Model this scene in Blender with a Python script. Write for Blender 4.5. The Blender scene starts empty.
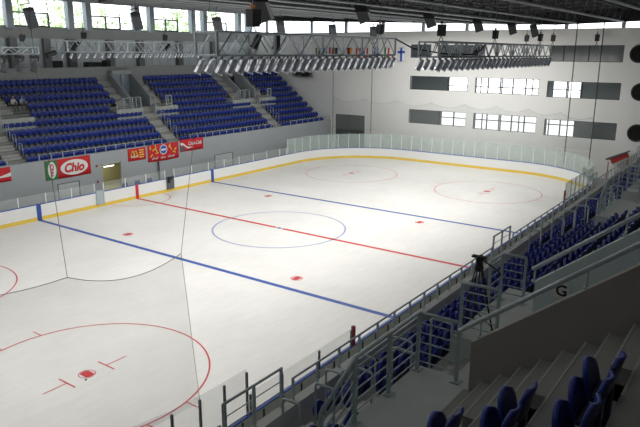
import bpy, math, random
from mathutils import Vector, Matrix
random.seed(7)
PI = math.pi
sc = bpy.context.scene
COL = sc.collection

# ------------------------------------------------------------------ materials
def mat(name, col, rough=.6, metal=0.0, var=.08, scale=3.0, spec=.4, bump=0.0, stretch=None):
    m = bpy.data.materials.new(name); m.use_nodes = True
    nt = m.node_tree; b = nt.nodes['Principled BSDF']
    b.inputs['Roughness'].default_value = rough
    b.inputs['Metallic'].default_value = metal
    b.inputs['Specular IOR Level'].default_value = spec
    tc = nt.nodes.new('ShaderNodeTexCoord')
    n = nt.nodes.new('ShaderNodeTexNoise'); n.inputs['Scale'].default_value = scale; n.inputs['Detail'].default_value = 4
    src = tc.outputs['Object']
    if stretch:
        mp = nt.nodes.new('ShaderNodeMapping'); mp.inputs['Scale'].default_value = stretch
        nt.links.new(src, mp.inputs['Vector']); src = mp.outputs['Vector']
    nt.links.new(src, n.inputs['Vector'])
    mx = nt.nodes.new('ShaderNodeMix'); mx.data_type = 'RGBA'
    lo = [c*(1-var) for c in col]; hi = [min(1, c*(1+var)) for c in col]
    mx.inputs['A'].default_value = (*lo, 1); mx.inputs['B'].default_value = (*hi, 1)
    nt.links.new(n.outputs['Fac'], mx.inputs['Factor'])
    nt.links.new(mx.outputs['Result'], b.inputs['Base Color'])
    if bump:
        bp = nt.nodes.new('ShaderNodeBump'); bp.inputs['Strength'].default_value = bump; bp.inputs['Distance'].default_value = .02
        nt.links.new(n.outputs['Fac'], bp.inputs['Height']); nt.links.new(bp.outputs['Normal'], b.inputs['Normal'])
    return m

def see_through(name, tint, cover, rough=.1, gloss=.06):
    m = bpy.data.materials.new(name); m.use_nodes = True
    nt = m.node_tree; nt.nodes.clear()
    out = nt.nodes.new('ShaderNodeOutputMaterial')
    t = nt.nodes.new('ShaderNodeBsdfTransparent'); d = nt.nodes.new('ShaderNodeBsdfDiffuse')
    g = nt.nodes.new('ShaderNodeBsdfGlossy'); g.inputs['Roughness'].default_value = rough
    d.inputs['Color'].default_value = (*tint, 1)
    n = nt.nodes.new('ShaderNodeTexNoise'); n.inputs['Scale'].default_value = 1.5
    tc = nt.nodes.new('ShaderNodeTexCoord'); nt.links.new(tc.outputs['Object'], n.inputs['Vector'])
    mr = nt.nodes.new('ShaderNodeMapRange'); mr.inputs['To Min'].default_value = cover*.85; mr.inputs['To Max'].default_value = cover*1.15
    nt.links.new(n.outputs['Fac'], mr.inputs['Value'])
    a = nt.nodes.new('ShaderNodeMixShader'); nt.links.new(mr.outputs['Result'], a.inputs[0])
    nt.links.new(t.outputs[0], a.inputs[1]); nt.links.new(d.outputs[0], a.inputs[2])
    c = nt.nodes.new('ShaderNodeMixShader'); c.inputs[0].default_value = gloss
    nt.links.new(a.outputs[0], c.inputs[1]); nt.links.new(g.outputs[0], c.inputs[2])
    nt.links.new(c.outputs[0], out.inputs['Surface'])
    return m

def glow(name, col, s):
    m = bpy.data.materials.new(name); m.use_nodes = True
    b = m.node_tree.nodes['Principled BSDF']
    b.inputs['Base Color'].default_value = (*col, 1)
    b.inputs['Emission Color'].default_value = (*col, 1); b.inputs['Emission Strength'].default_value = s
    return m

M = {}
M['concrete'] = mat('concrete', (.31, .32, .30), .85, 0, .12, 2.5, .25, .1)
M['concrete_pale'] = mat('concrete_pale', (.46, .47, .45), .8, 0, .08, 2.0, .3)
M['nosing'] = mat('nosing', (.46, .48, .45), .7, 0, .08, 4.0, .3)
M['step'] = mat('step', (.33, .33, .31), .85, 0, .12, 3.0, .25)
M['concrete_brown'] = mat('concrete_brown', (.40, .375, .345), .85, 0, .08, 2.0, .2)
M['landing'] = mat('landing', (.50, .54, .52), .8, 0, .1, 3.0, .3)
M['stand_wall'] = mat('stand_wall', (.40, .43, .45), .75, 0, .04, .6, .3)
M['teal_wall'] = mat('teal_wall', (.66, .78, .78), .75, 0, .05, 1.5, .3)
M['white_wall'] = mat('white_wall', (.86, .86, .84), .7, 0, .03, .4, .3)
M['band'] = mat('band', (.34, .36, .36), .75, 0, .04, .6, .3)
M['blue_partition'] = mat('blue_partition', (.62, .68, .72), .5, 0, .08, .7, .4)
M['dark_column'] = mat('dark_column', (.22, .23, .235), .6, 0, .05, 2)
M['column_grey'] = mat('column_grey', (.36, .41, .46), .5, 0, .04, 2)
M['deck'] = mat('deck', (.03, .032, .032), .8, 0, .3, .35, .2, .2, (1, 6, 1))
M['pipe_roof'] = mat('pipe_roof', (.34, .36, .38), .45, .3, .25, 1.2, .5, 0, (6, 1, 1))
M['web_roof'] = mat('web_roof', (.075, .08, .085), .5, .2, .1, 2)
M['purlin'] = mat('purlin', (.10, .105, .11), .5, .2, .1, 2)
M['alu'] = mat('alu', (.42, .46, .50), .35, .5, .08, 5)
M['lamp_can'] = mat('lamp_can', (.58, .61, .66), .28, .65, .1, 6)
M['lens'] = mat('lens', (.25, .27, .30), .1, 0, .05, 6, .8)
M['lamp_dark'] = mat('lamp_dark', (.06, .065, .075), .5, 0, .1, 6)
M['black'] = mat('black', (.018, .019, .021), .55, 0, .15, 6)
M['grey_box'] = mat('grey_box', (.12, .13, .15), .5, 0, .1, 6)
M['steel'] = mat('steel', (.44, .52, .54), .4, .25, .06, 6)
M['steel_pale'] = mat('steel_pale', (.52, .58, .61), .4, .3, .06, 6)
M['seat_blue'] = mat('seat_blue', (.024, .052, .33), .30, 0, .06, 3, .5)
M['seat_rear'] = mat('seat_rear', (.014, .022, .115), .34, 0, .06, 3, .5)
M['seat_dark'] = mat('seat_dark', (.012, .016, .07), .5, 0, .06, 3, .4)
M['board_white'] = mat('board_white', (.86, .87, .86), .35, 0, .02, .8, .5)
M['board_back'] = mat('board_back', (.55, .57, .53), .6, 0, .05, 1)
M['yellow'] = mat('yellow', (.84, .60, .085), .45, 0, .06, 2)
M['cap_blue'] = mat('cap_blue', (.035, .10, .42), .4, 0, .05, 2)
M['line_blue'] = mat('line_blue', (.035, .10, .40), .45, 0, .15, 2)
M['line_red'] = mat('line_red', (.62, .035, .05), .45, 0, .12, 2)
M['line_faint'] = mat('line_faint', (.32, .36, .62), .45, 0, .15, 2)
M['line_redfaint'] = mat('line_redfaint', (.66, .10, .09), .45, 0, .12, 2)
M['glass'] = see_through('shield_glass', (.55, .66, .62), .09, .1, .04)
M['glass_far'] = see_through('end_shield_glass', (.50, .63, .59), .30, .1, .04)
M['pane'] = see_through('window_glass', (.35, .42, .45), .06, .2, .03)
M['net'] = see_through('net_mesh', (.44, .48, .47), .17, .6, .0)
M['net_far'] = see_through('far_net_mesh', (.50, .54, .53), .16, .6, .0)
M['cord'] = mat('cord', (.42, .44, .42), .8, 0, .1, 5)
M['cord_dark'] = mat('cord_dark', (.05, .07, .06), .8, 0, .1, 5)
M['post_white'] = mat('post_white', (.80, .82, .82), .4, .1, .03, 3)
M['post_red'] = mat('post_red', (.30, .02, .05), .5, 0, .05, 3)
M['red'] = mat('red', (.62, .02, .03), .6, 0, .05, 3)
M['red_dull'] = mat('red_dull', (.42, .04, .035), .6, 0, .08, 3)
M['white'] = mat('white', (.85, .85, .83), .6, 0, .03, 3)
M['ivory'] = mat('ivory', (.85, .63, .10), .6, 0, .03, 3)
M['green'] = mat('green', (.03, .20, .07), .6, 0, .08, 3)
M['navy'] = mat('navy', (.03, .05, .22), .6, 0, .08, 3)
M['flag_blue'] = mat('flag_blue', (.05, .12, .50), .6, 0, .08, 3)
M['dark_gate'] = mat('dark_gate', (.10, .11, .108), .7, 0, .12, 1.0)
M['hole'] = mat('hole', (.010, .009, .008), .9, 0, .1, 4)
M['frame_dark'] = mat('frame_dark', (.035, .04, .045), .5, 0, .1, 4)
M['room'] = mat('room', (.30, .33, .33), .8, 0, .1, .5)
M['room_beige'] = mat('room_beige', (.50, .48, .30), .8, 0, .05, .5)
M['sling'] = mat('sling', (.03, .16, .09), .8, 0, .1, 6)
M['orange'] = mat('orange', (.22, .09, .02), .6, 0, .1, 6)
M['skin'] = mat('skin', (.48, .28, .20), .6, 0, .05, 6)
M['hair'] = mat('hair', (.05, .03, .02), .7, 0, .2, 20)
M['shirt_white'] = mat('shirt_white', (.72, .66, .64), .8, 0, .05, 6)
M['shirt_blue'] = mat('shirt_blue', (.34, .45, .55), .8, 0, .05, 6)
M['trouser'] = mat('trouser', (.14, .14, .15), .8, 0, .1, 6)
M['leaf'] = mat('leaf', (.58, .74, .42), .6, 0, .25, .8, .3)
M['bark'] = mat('bark', (.12, .09, .06), .9, 0, .2, 4)
M['brown_box'] = mat('brown_box', (.20, .14, .06), .6, 0, .1, 5)
M['tube'] = glow('tube_light', (1, .98, .9), 6)
M['door_blue'] = mat('door_blue', (.30, .38, .44), .4, 0, .05, 1.5)

def ice_material():
    m = bpy.data.materials.new('ice'); m.use_nodes = True
    nt = m.node_tree; b = nt.nodes['Principled BSDF']
    b.inputs['Specular IOR Level'].default_value = .35
    tc = nt.nodes.new('ShaderNodeTexCoord')
    n1 = nt.nodes.new('ShaderNodeTexNoise'); n1.inputs['Scale'].default_value = .22; n1.inputs['Detail'].default_value = 6
    n2 = nt.nodes.new('ShaderNodeTexNoise'); n2.inputs['Scale'].default_value = 1.4; n2.inputs['Detail'].default_value = 8; n2.inputs['Roughness'].default_value = .7
    mp = nt.nodes.new('ShaderNodeMapping'); mp.inputs['Scale'].default_value = (.5, 2.2, 1); mp.inputs['Rotation'].default_value = (0, 0, .5)
    nt.links.new(tc.outputs['Object'], n1.inputs['Vector'])
    nt.links.new(tc.outputs['Object'], mp.inputs['Vector']); nt.links.new(mp.outputs['Vector'], n2.inputs['Vector'])
    ad = nt.nodes.new('ShaderNodeMath'); ad.operation = 'ADD'
    nt.links.new(n1.outputs['Fac'], ad.inputs[0]); nt.links.new(n2.outputs['Fac'], ad.inputs[1])
    cr = nt.nodes.new('ShaderNodeValToRGB')
    cr.color_ramp.elements[0].position = .35; cr.color_ramp.elements[0].color = (.75, .745, .715, 1)
    cr.color_ramp.elements[1].position = .62; cr.color_ramp.elements[1].color = (.86, .85, .82, 1)
    hf = nt.nodes.new('ShaderNodeMath'); hf.operation = 'MULTIPLY'; hf.inputs[1].default_value = .5
    nt.links.new(ad.outputs[0], hf.inputs[0]); nt.links.new(hf.outputs[0], cr.inputs['Fac'])
    nt.links.new(cr.outputs['Color'], b.inputs['Base Color'])
    mr = nt.nodes.new('ShaderNodeMapRange'); mr.inputs['To Min'].default_value = .32; mr.inputs['To Max'].default_value = .55
    nt.links.new(n2.outputs['Fac'], mr.inputs['Value']); nt.links.new(mr.outputs['Result'], b.inputs['Roughness'])
    return m
M['ice'] = ice_material()

# ------------------------------------------------------------------ mesh helpers
class MB:
    def __init__(s): s.v = []; s.f = []; s.mi = []; s.mats = []
    def _m(s, m):
        if m is None: return 0
        if m not in s.mats: s.mats.append(m)
        return s.mats.index(m)
    def add(s, vs, fs, m=None):
        o = len(s.v); s.v += [tuple(v) for v in vs]; k = s._m(m)
        for f in fs: s.f.append(tuple(i+o for i in f)); s.mi.append(k)
    def box(s, a, b, m=None):
        x0, y0, z0 = [min(p, q) for p, q in zip(a, b)]; x1, y1, z1 = [max(p, q) for p, q in zip(a, b)]
        s.add([(x0,y0,z0),(x1,y0,z0),(x1,y1,z0),(x0,y1,z0),(x0,y0,z1),(x1,y0,z1),(x1,y1,z1),(x0,y1,z1)],
              [(0,3,2,1),(4,5,6,7),(0,1,5,4),(1,2,6,5),(2,3,7,6),(3,0,4,7)], m)
    def obox(s, mtx, size, m=None):
        hx, hy, hz = [q/2 for q in size]
        vs = [mtx @ Vector(p) for p in [(-hx,-hy,-hz),(hx,-hy,-hz),(hx,hy,-hz),(-hx,hy,-hz),(-hx,-hy,hz),(hx,-hy,hz),(hx,hy,hz),(-hx,hy,hz)]]
        s.add(vs, [(0,3,2,1),(4,5,6,7),(0,1,5,4),(1,2,6,5),(2,3,7,6),(3,0,4,7)], m)
    def tube(s, pts, r, n=6, m=None, caps=True):
        pts = [Vector(p) for p in pts]; rings = []
        up0 = Vector((0, 0, 1))
        for i, p in enumerate(pts):
            if i == 0: t = pts[1]-p
            elif i == len(pts)-1: t = p-pts[i-1]
            else: t = (p-pts[i-1]).normalized() + (pts[i+1]-p).normalized()
            t.normalize()
            a = up0 if abs(t.dot(up0)) < .95 else Vector((1, 0, 0))
            u = t.cross(a).normalized(); w = t.cross(u).normalized()
            rr = r[i] if isinstance(r, (list, tuple)) else r
            rings.append([p + u*(rr*math.cos(2*PI*k/n)) + w*(rr*math.sin(2*PI*k/n)) for k in range(n)])
        vs = [q for rg in rings for q in rg]; fs = []
        for i in range(len(pts)-1):
            for k in range(n):
                a = i*n+k; b = i*n+(k+1) % n
                fs.append((a, a+n, b+n, b))
        if caps:
            fs.append(tuple(range(n))); fs.append(tuple(range((len(pts)-1)*n+n-1, (len(pts)-1)*n-1, -1)))
        s.add(vs, fs, m)
    def prism(s, poly, axis, a, b, m=None):
        """poly of 2-D points extruded along axis from a to b (x: poly=(y,z); y: poly=(x,z); z: poly=(x,y))"""
        def P(p, t):
            return {'x': (t, p[0], p[1]), 'y': (p[0], t, p[1]), 'z': (p[0], p[1], t)}[axis]
        n = len(poly)
        vs = [P(p, a) for p in poly] + [P(p, b) for p in poly]
        fs = [tuple(range(n-1, -1, -1)), tuple(range(n, 2*n))] + [(i, (i+1) % n, n+(i+1) % n, n+i) for i in range(n)]
        s.add(vs, fs, m)
    def lathe(s, prof, mtx, n=12, m=None):
        vs = []; fs = []
        for (r, z) in prof:
            for k in range(n): vs.append(mtx @ Vector((r*math.cos(2*PI*k/n), r*math.sin(2*PI*k/n), z)))
        for i in range(len(prof)-1):
            for k in range(n):
                a = i*n+k; b = i*n+(k+1) % n; fs.append((a, b, b+n, a+n))
        fs.append(tuple(range(n-1, -1, -1))); fs.append(tuple(range((len(prof)-1)*n, len(prof)*n)))
        s.add(vs, fs, m)
    def grid(s, P, nu, nv, m=None):
        vs = [P(i/nu, j/nv) for j in range(nv+1) for i in range(nu+1)]
        fs = [(j*(nu+1)+i, j*(nu+1)+i+1, (j+1)*(nu+1)+i+1, (j+1)*(nu+1)+i) for j in range(nv) for i in range(nu)]
        s.add(vs, fs, m)
    def build(s, name, m=None, parent=None, smooth=False, loc=None):
        me = bpy.data.meshes.new(name)
        if loc is not None:
            l = Vector(loc); vs = [tuple(Vector(v)-l) for v in s.v]
        else: vs = s.v
        me.from_pydata(vs, [], s.f); me.update()
        ms = s.mats if s.mats else [m]
        for q in ms: me.materials.append(q)
        if s.mats: me.polygons.foreach_set('material_index', s.mi)
        if smooth: me.polygons.foreach_set('use_smooth', [True]*len(me.polygons))
        o = bpy.data.objects.new(name, me); COL.objects.link(o)
        if loc is not None: o.location = loc
        if parent is not None:
            o.parent = parent
            if loc is None: o.location = (0, 0, 0)
        return o

def tag(o, label=None, cat=None, group=None, kind=None):
    if label: o['label'] = label
    if cat: o['category'] = cat
    if group: o['group'] = group
    if kind: o['kind'] = kind
    return o
def empty(name, loc=(0, 0, 0), rot=(0, 0, 0)):
    o = bpy.data.objects.new(name, None); COL.objects.link(o); o.empty_display_size = .2
    o.location = loc; o.rotation_euler = rot; return o
def struct(name, mb, m=None, label=None):
    o = mb.build(name, m); o['kind'] = 'structure'
    if label: o['label'] = label
    return o
def copy_tree(o, parent=None):
    c = o.copy(); COL.objects.link(c)
    if parent is not None: c.parent = parent
    for ch in list(o.children): copy_tree(ch, c)
    return c
def sub(mb_fn, name, m, parent, smooth=False, label=None):
    mb = MB(); mb_fn(mb); o = mb.build(name, m, parent, smooth)
    if label: o['label'] = label
    return o
def text_mesh(body, name, m, parent, mtx, size, width=None, bold=.0, shear=0., extrude=.004):
    cu = bpy.data.curves.new(name, 'FONT'); cu.body = body; cu.size = size; cu.offset = bold; cu.shear = shear
    cu.extrude = extrude; cu.align_x = 'CENTER'; cu.align_y = 'CENTER'; cu.resolution_u = 3
    t = bpy.data.objects.new(name, cu); COL.objects.link(t)
    dg = bpy.context.evaluated_depsgraph_get(); dg.update()
    me = bpy.data.meshes.new_from_object(t.evaluated_get(dg)); bpy.data.objects.remove(t)
    xs = [v.co.x for v in me.vertices]; w = max(xs)-min(xs); cx = (max(xs)+min(xs))/2
    ys = [v.co.y for v in me.vertices]; cy = (max(ys)+min(ys))/2
    k = (width/w) if width else 1
    for v in me.vertices: v.co = mtx @ Vector(((v.co.x-cx)*k, v.co.y-cy, v.co.z))
    me.materials.clear(); me.materials.append(m); me.update()
    o = bpy.data.objects.new(name, me); COL.objects.link(o); o.parent = parent
    return o

# ------------------------------------------------------------------ camera
CAM = Vector((-32.0766, -26.4233, 11.6653)); YAW, PITCH, ROLL, FPX = .622250, .250912, .004599, 631.264
cy_, sy_, cp_, sp_ = math.cos(YAW), math.sin(YAW), math.cos(PITCH), math.sin(PITCH)
FW = Vector((cy_*cp_, sy_*cp_, -sp_)); r0 = Vector((sy_, -cy_, 0)); u0 = r0.cross(FW)
RT = math.cos(ROLL)*r0 + math.sin(ROLL)*u0; UP = -math.sin(ROLL)*r0 + math.cos(ROLL)*u0
cd = bpy.data.cameras.new('camera'); cd.sensor_fit = 'HORIZONTAL'; cd.sensor_width = 36; cd.lens = FPX/640*36
cd.clip_start = .05; cd.clip_end = 500
co = bpy.data.objects.new('camera', cd); COL.objects.link(co)
mw = Matrix.Identity(4)
for i, ax in enumerate((RT, UP, -FW)):
    for j in range(3): mw[j][i] = ax[j]
mw.translation = CAM; co.matrix_world = mw; sc.camera = co
def pix(p):
    d = Vector(p)-CAM; z = d.dot(FW)
    if z <= .1: return None
    return 320+FPX*d.dot(RT)/z, 213.5-FPX*d.dot(UP)/z, z

# ------------------------------------------------------------------ dimensions
W2 = 14.9; L2 = 30.0; RC = 8.5; BH = 1.17
XF = 32.0                       # far wall
VC = (-22.7, -7.5, 7.7, 22.9)   # centres of the stand entrances
def ny(i): return 18.445+.8*i
TZ = {1: (3.08, .595), -1: (3.25, .60)}
def tz(s, i): return TZ[s][0]+TZ[s][1]*i

# ------------------------------------------------------------------ room shell
b = MB(); b.box((-38, -31, -.3), (40, 31, -.02)); struct('floor', b, M['concrete'])

def wall_with_holes(name, axis, pos, th, lo, hi, zlo, zhi, holes, m):
    """wall in the plane axis=pos, from lo..hi along the other axis; holes = (a0,a1,z0,z1)"""
    A = sorted({lo, hi, *[q for h in holes for q in h[:2]]}); Z = sorted({zlo, zhi, *[q for h in holes for q in h[2:]]})
    b = MB()
    for i in range(len(A)-1):
        j = 0
        while j < len(Z)-1:
            def solid(jj):
                am = (A[i]+A[i+1])/2; zm = (Z[jj]+Z[jj+1])/2
                return not any(h[0] < am < h[1] and h[2] < zm < h[3] for h in holes)
            if not solid(j): j += 1; continue
            k = j
            while k+1 < len(Z)-1 and solid(k+1): k += 1
            if axis == 'x': b.box((pos, A[i], Z[j]), (pos+th, A[i+1], Z[k+1]))
            else: b.box((A[i], pos, Z[j]), (A[i+1], pos+th, Z[k+1]))
            j = k+1
    return struct(name, b, m)

FW_WIN = {  # far wall windows: (y0, y1, z0, z1), mullion y positions
 'a': (4.9, 7.35, 11.07, 12.47, (6.2,)), 'b': (-1.2, 4.1, 11.07, 12.4, (1.6,)), 'c': (-14.3, -7.7, 10.85, 12.35, (-9.0, -11.3)),
 'd': (.48, 7.3, 7.65, 9.12, (2.75,)), 'e': (-6.95, -.34, 7.57, 9.12, (-.95, -3.2, -6.3)), 'f': (-14.4, -7.75, 7.45, 9.0, (-9.75, -11.0)),
 'g': (.48, 7.3, 3.93, 5.46, (3.6,)), 'h': (-7.0, -.36, 3.82, 5.46, (-1.3, -3.3, -5.2)), 'i': (-14.45, -7.8, 3.72, 5.32, (-8.2, -10.0))}
holes = [(y0, y1, z0, z1) for (y0, y1, z0, z1, mm) in FW_WIN.values()]
holes.append((13.1, 17.3, 0.0, 4.35))
wall_with_holes('wall_far', 'x', XF, .35, -31, 31.3, 0, 13.88, holes, M['white_wall'])
for n, (k, (y0, y1, z0, z1, mm)) in enumerate(FW_WIN.items()):
    t = .05; b = MB()
    b.box((XF+.06, y0, z0), (XF+.16, y1, z0+t)); b.box((XF+.06, y0, z1-t), (XF+.16, y1, z1))
    b.box((XF+.06, y0, z0), (XF+.16, y0+t, z1)); b.box((XF+.06, y1-t, z0), (XF+.16, y1, z1))
    for q in mm: b.box((XF+.06, q-.045, z0), (XF+.16, q+.045, z1))
    w = struct('window_%d' % (n+1), b, M['frame_dark'])
    g = MB(); g.box((XF+.10, y0+t, z0+t), (XF+.115, y1-t, z1-t)); g.build('glass_pane', M['pane'], w)
# rooms behind those windows: floor slabs, partitions and an outer wall with openings to daylight
b = MB()
for z in (2.4, 6.1, 9.9, 13.4): b.box((XF+.35, -20, z), (39, 12, z+.3))
for y in (-20, 12): b.box((XF+.35, y, 0), (39, y+.2, 13.7))
struct('wall_room_partition', b, M['room'])
OPEN = [(3.33, 5.7, 6.6, 9.7), (-4.9, 2.3, 6.6, 9.7), (-9.3, -6.4, 6.6, 9.7), (3.2, 6.5, 2.85, 5.7), (-5.05, 2.2, 2.85, 5.7), (-9.0, -6.0, 2.85, 5.7)]
wall_with_holes('wall_outer', 'x', 38.7, .3, -20, 12.2, 0, 13.7, OPEN, M['room'])
b = MB()
for (y0, y1, z0, z1) in OPEN:
    n = max(1, int((y1-y0)/1.3))
    for k in range(n+1):
        yy = y0+(y1-y0)*k/n; b.box((38.75, yy-.06, z0), (38.9, yy+.06, z1))
    b.box((38.75, y0, z0+1.2), (38.9, y1, z0+1.3))
struct('trim_1', b, M['frame_dark'])
# dark gate in the far wall
b = MB(); b.box((XF+.12, 13.1, 0), (XF+.25, 17.3, 4.35))
for k in range(9): b.box((XF+.08, 13.1, .1+.47*k), (XF+.12, 17.3, .45+.47*k))
b.box((XF-.02, 15.15, 0), (XF+.1, 15.25, 4.35))
struct('door_1', b, M['dark_gate'])
# clerestory over the far wall
b = MB()
for y in [30.9, 28.1, 25.6, 21, 16, 11, 6, 1, -4, -9, -14, -19, -24, -29]: b.box((XF+.05, y-.16, 13.88), (XF+.3, y+.16, 16.2))
struct('window_20', b, M['column_grey']); 
g = MB(); g.box((XF+.15, -31, 13.9), (XF+.16, 31, 16.2)); o = g.build('clerestory_glass', M['pane']); o['kind'] = 'structure'; o.name = 'window_21'
# bracing strut at the right end of the clerestory
# ------------------------------------------------------------------ left long wall with windows
b = MB(); b.box((-38, 31, 0), (32.35, 31.3, 13.78)); struct('wall_left', b, M['band'])
PAIR = [(-18.3, -16.2), (-10.2, -8.2), (-2.25, -.3), (5.85, 7.85), (13.8, 15.8), (21.9, 23.8), (29.8, 31.6)]
b = MB()
for p in PAIR:
    for x in p: b.box((x-.3, 30.6, 13.6), (x+.3, 31.25, 17.4))
struct('trim_2', b, M['column_grey'])
wn = 21
for i in range(len(PAIR)-1):
    for (x0, x1, big) in ((PAIR[i][0]+.3, PAIR[i][1]-.3, False), (PAIR[i][1]+.3, PAIR[i+1][0]-.3, True)):
        wn += 1; b = MB(); z0, z1 = 13.78, 17.4; t = .05
        b.box((x0, 31.05, z0), (x1, 31.15, z0+t))
        if big:
            xm = x0+3.7
            for xx in (x0+.15, x0+1.95, xm): b.box((xx-.06, 31.02, z0), (xx+.06, 31.18, z0+1.3))
            b.box((x0+.1, 31.02, z0+.02), (xm, 31.18, z0+.13)); b.box((x0+.1, 31.02, z0+1.2), (xm, 31.18, z0+1.32))
            b.box((xm+.0, 31.06, z0), (xm+.06, 31.12, z1)); b.box((x0+1.93, 31.06, z0+1.3), (x0+1.97, 31.12, z1))
        b.box((x0, 31.06, z0+2.5), (x1, 31.12, z0+2.56))
        w = struct('window_%d' % wn, b, M['frame_dark'])
        g = MB(); g.box((x0, 31.09, z0), (x1, 31.1, z1)); g.build('glass_pane', M['pane'], w)
# concourse behind the left stand
b = MB(); b.box((-38, 26.6, 8.7), (32, 31, 9.0)); struct('floor_concourse', b, M['concrete'])
b = MB(); b.box((-38, 26.42, 0), (32, 26.62, 6.6))
for lo, hi in ((-38, -24.0), (-21.4, -8.8), (-6.2, 6.4), (9.0, 21.6), (24.2, 32)): b.box((lo, 26.42, 6.6), (hi, 26.62, 10.18))
for c in VC: b.box((c-1.3, 26.42, 9.55), (c+1.3, 26.62, 10.18))
struct('wall_concourse', b, M['band'])
b = MB()
for x0, x1 in ((-14, -9.6), (-8.6, -4.4), (-3.6, -.9), (.3, 2.6), (3.4, 5.0), (6.3, 9.6), (10.7, 13.4), (14.6, 19.0), (20.2, 24.6), (25.6, 31.6)):
    b.box((x0, 30.93, 9.0), (x1, 31.0, 12.75))
    n = max(2, int((x1-x0)/1.1))
    for k in range(n+1):
        xx = x0+(x1-x0)*k/n; b.box((xx-.03, 30.86, 9.0), (xx+.03, 30.93, 12.75))
struct('trim_3', b, M['blue_partition'])
b = MB()
for x in (-9.1, -4.0, -.3, 3.0, 5.65, 10.15, 14.0, 19.6, 25.1): b.box((x-.35, 30.5, 9.0), (x+.35, 31.0, 12.75))
struct('trim_4', b, M['dark_column'])
# near end and right end of the hall, behind and beside the photographer
b = MB(); b.box((-38.3, -31, 0), (-38, 31.3, 16)); struct('wall_near', b, M['band'])
b = MB(); b.box((-38, -31.3, 0), (32, -31, 15.5)); struct('wall_right', b, M['band'])

# ------------------------------------------------------------------ roof
def zf(y): return 14.25+.033*(y+8) if y > -8 else 14.25+.025*(-8-y)
def zr(y): return zf(y) if y < 3 else zf(3)+.062*(y-3)
b = MB(); ys = [-31.3, -8, 3, 31.6]
b.prism([(y, zr(y)+1.15) for y in ys] + [(y, zr(y)+1.45) for y in reversed(ys)], 'x', -38.3, 32.5)
struct('ceiling', b, M['deck'])
b = MB(); b.prism([(y, zf(y)+.0) for y in ys] + [(y, zr(y)+1.2) for y in reversed(ys)], 'x', 31.75, 32.45); struct('trim_5', b, M['deck'])
ROOF_Y = [-26, -22, -18, -14, -10.2, -6.6, -3.2, .4, 3.2, 7.2, 11.5, 16, 20.5, 25, 29]
for k, y in enumerate(ROOF_Y):
    t = empty('roof_truss', (0, y, zr(y)))
    tag(t, 'grey steel roof truss running the length of the hall below the dark deck', 'roof truss', 'steel roof trusses under the ceiling')
    sub(lambda q: q.tube([(-37.9, 0, 0), (31.7, 0, 0)], .095, 8), 'bottom_chord', M['pipe_roof'], t, True)
    sub(lambda q: [q.tube([(-37.9, s*.55, .95), (31.7, s*.55, .95)], .06, 6) for s in (-1, 1)], 'top_chord', M['web_roof'], t, True)
    def web(q):
        x = -37.5; n = 0
        while x < 31:
            for s in (-1, 1): q.tube([(x, 0, .05), (x+1.2, s*.55, .95)], .03, 4, None, False); q.tube([(x+1.2, s*.55, .95), (x+2.4, 0, .05)], .03, 4, None, False)
            x += 2.4
    sub(web, 'web', M['web_roof'], t)
for k in range(18):
    x = -36+4*k
    b = MB(); b.tube([(x, -31, zr(-31)+1.02), (x, -8, zr(-8)+1.02), (x, 3, zr(3)+1.02), (x, 31, zr(31)+1.02)], .07, 6)
    o = b.build('purlin', M['purlin'], None, True); tag(o, 'dark steel purlin crossing the roof under the deck', 'purlin', 'purlins across the roof')

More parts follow.
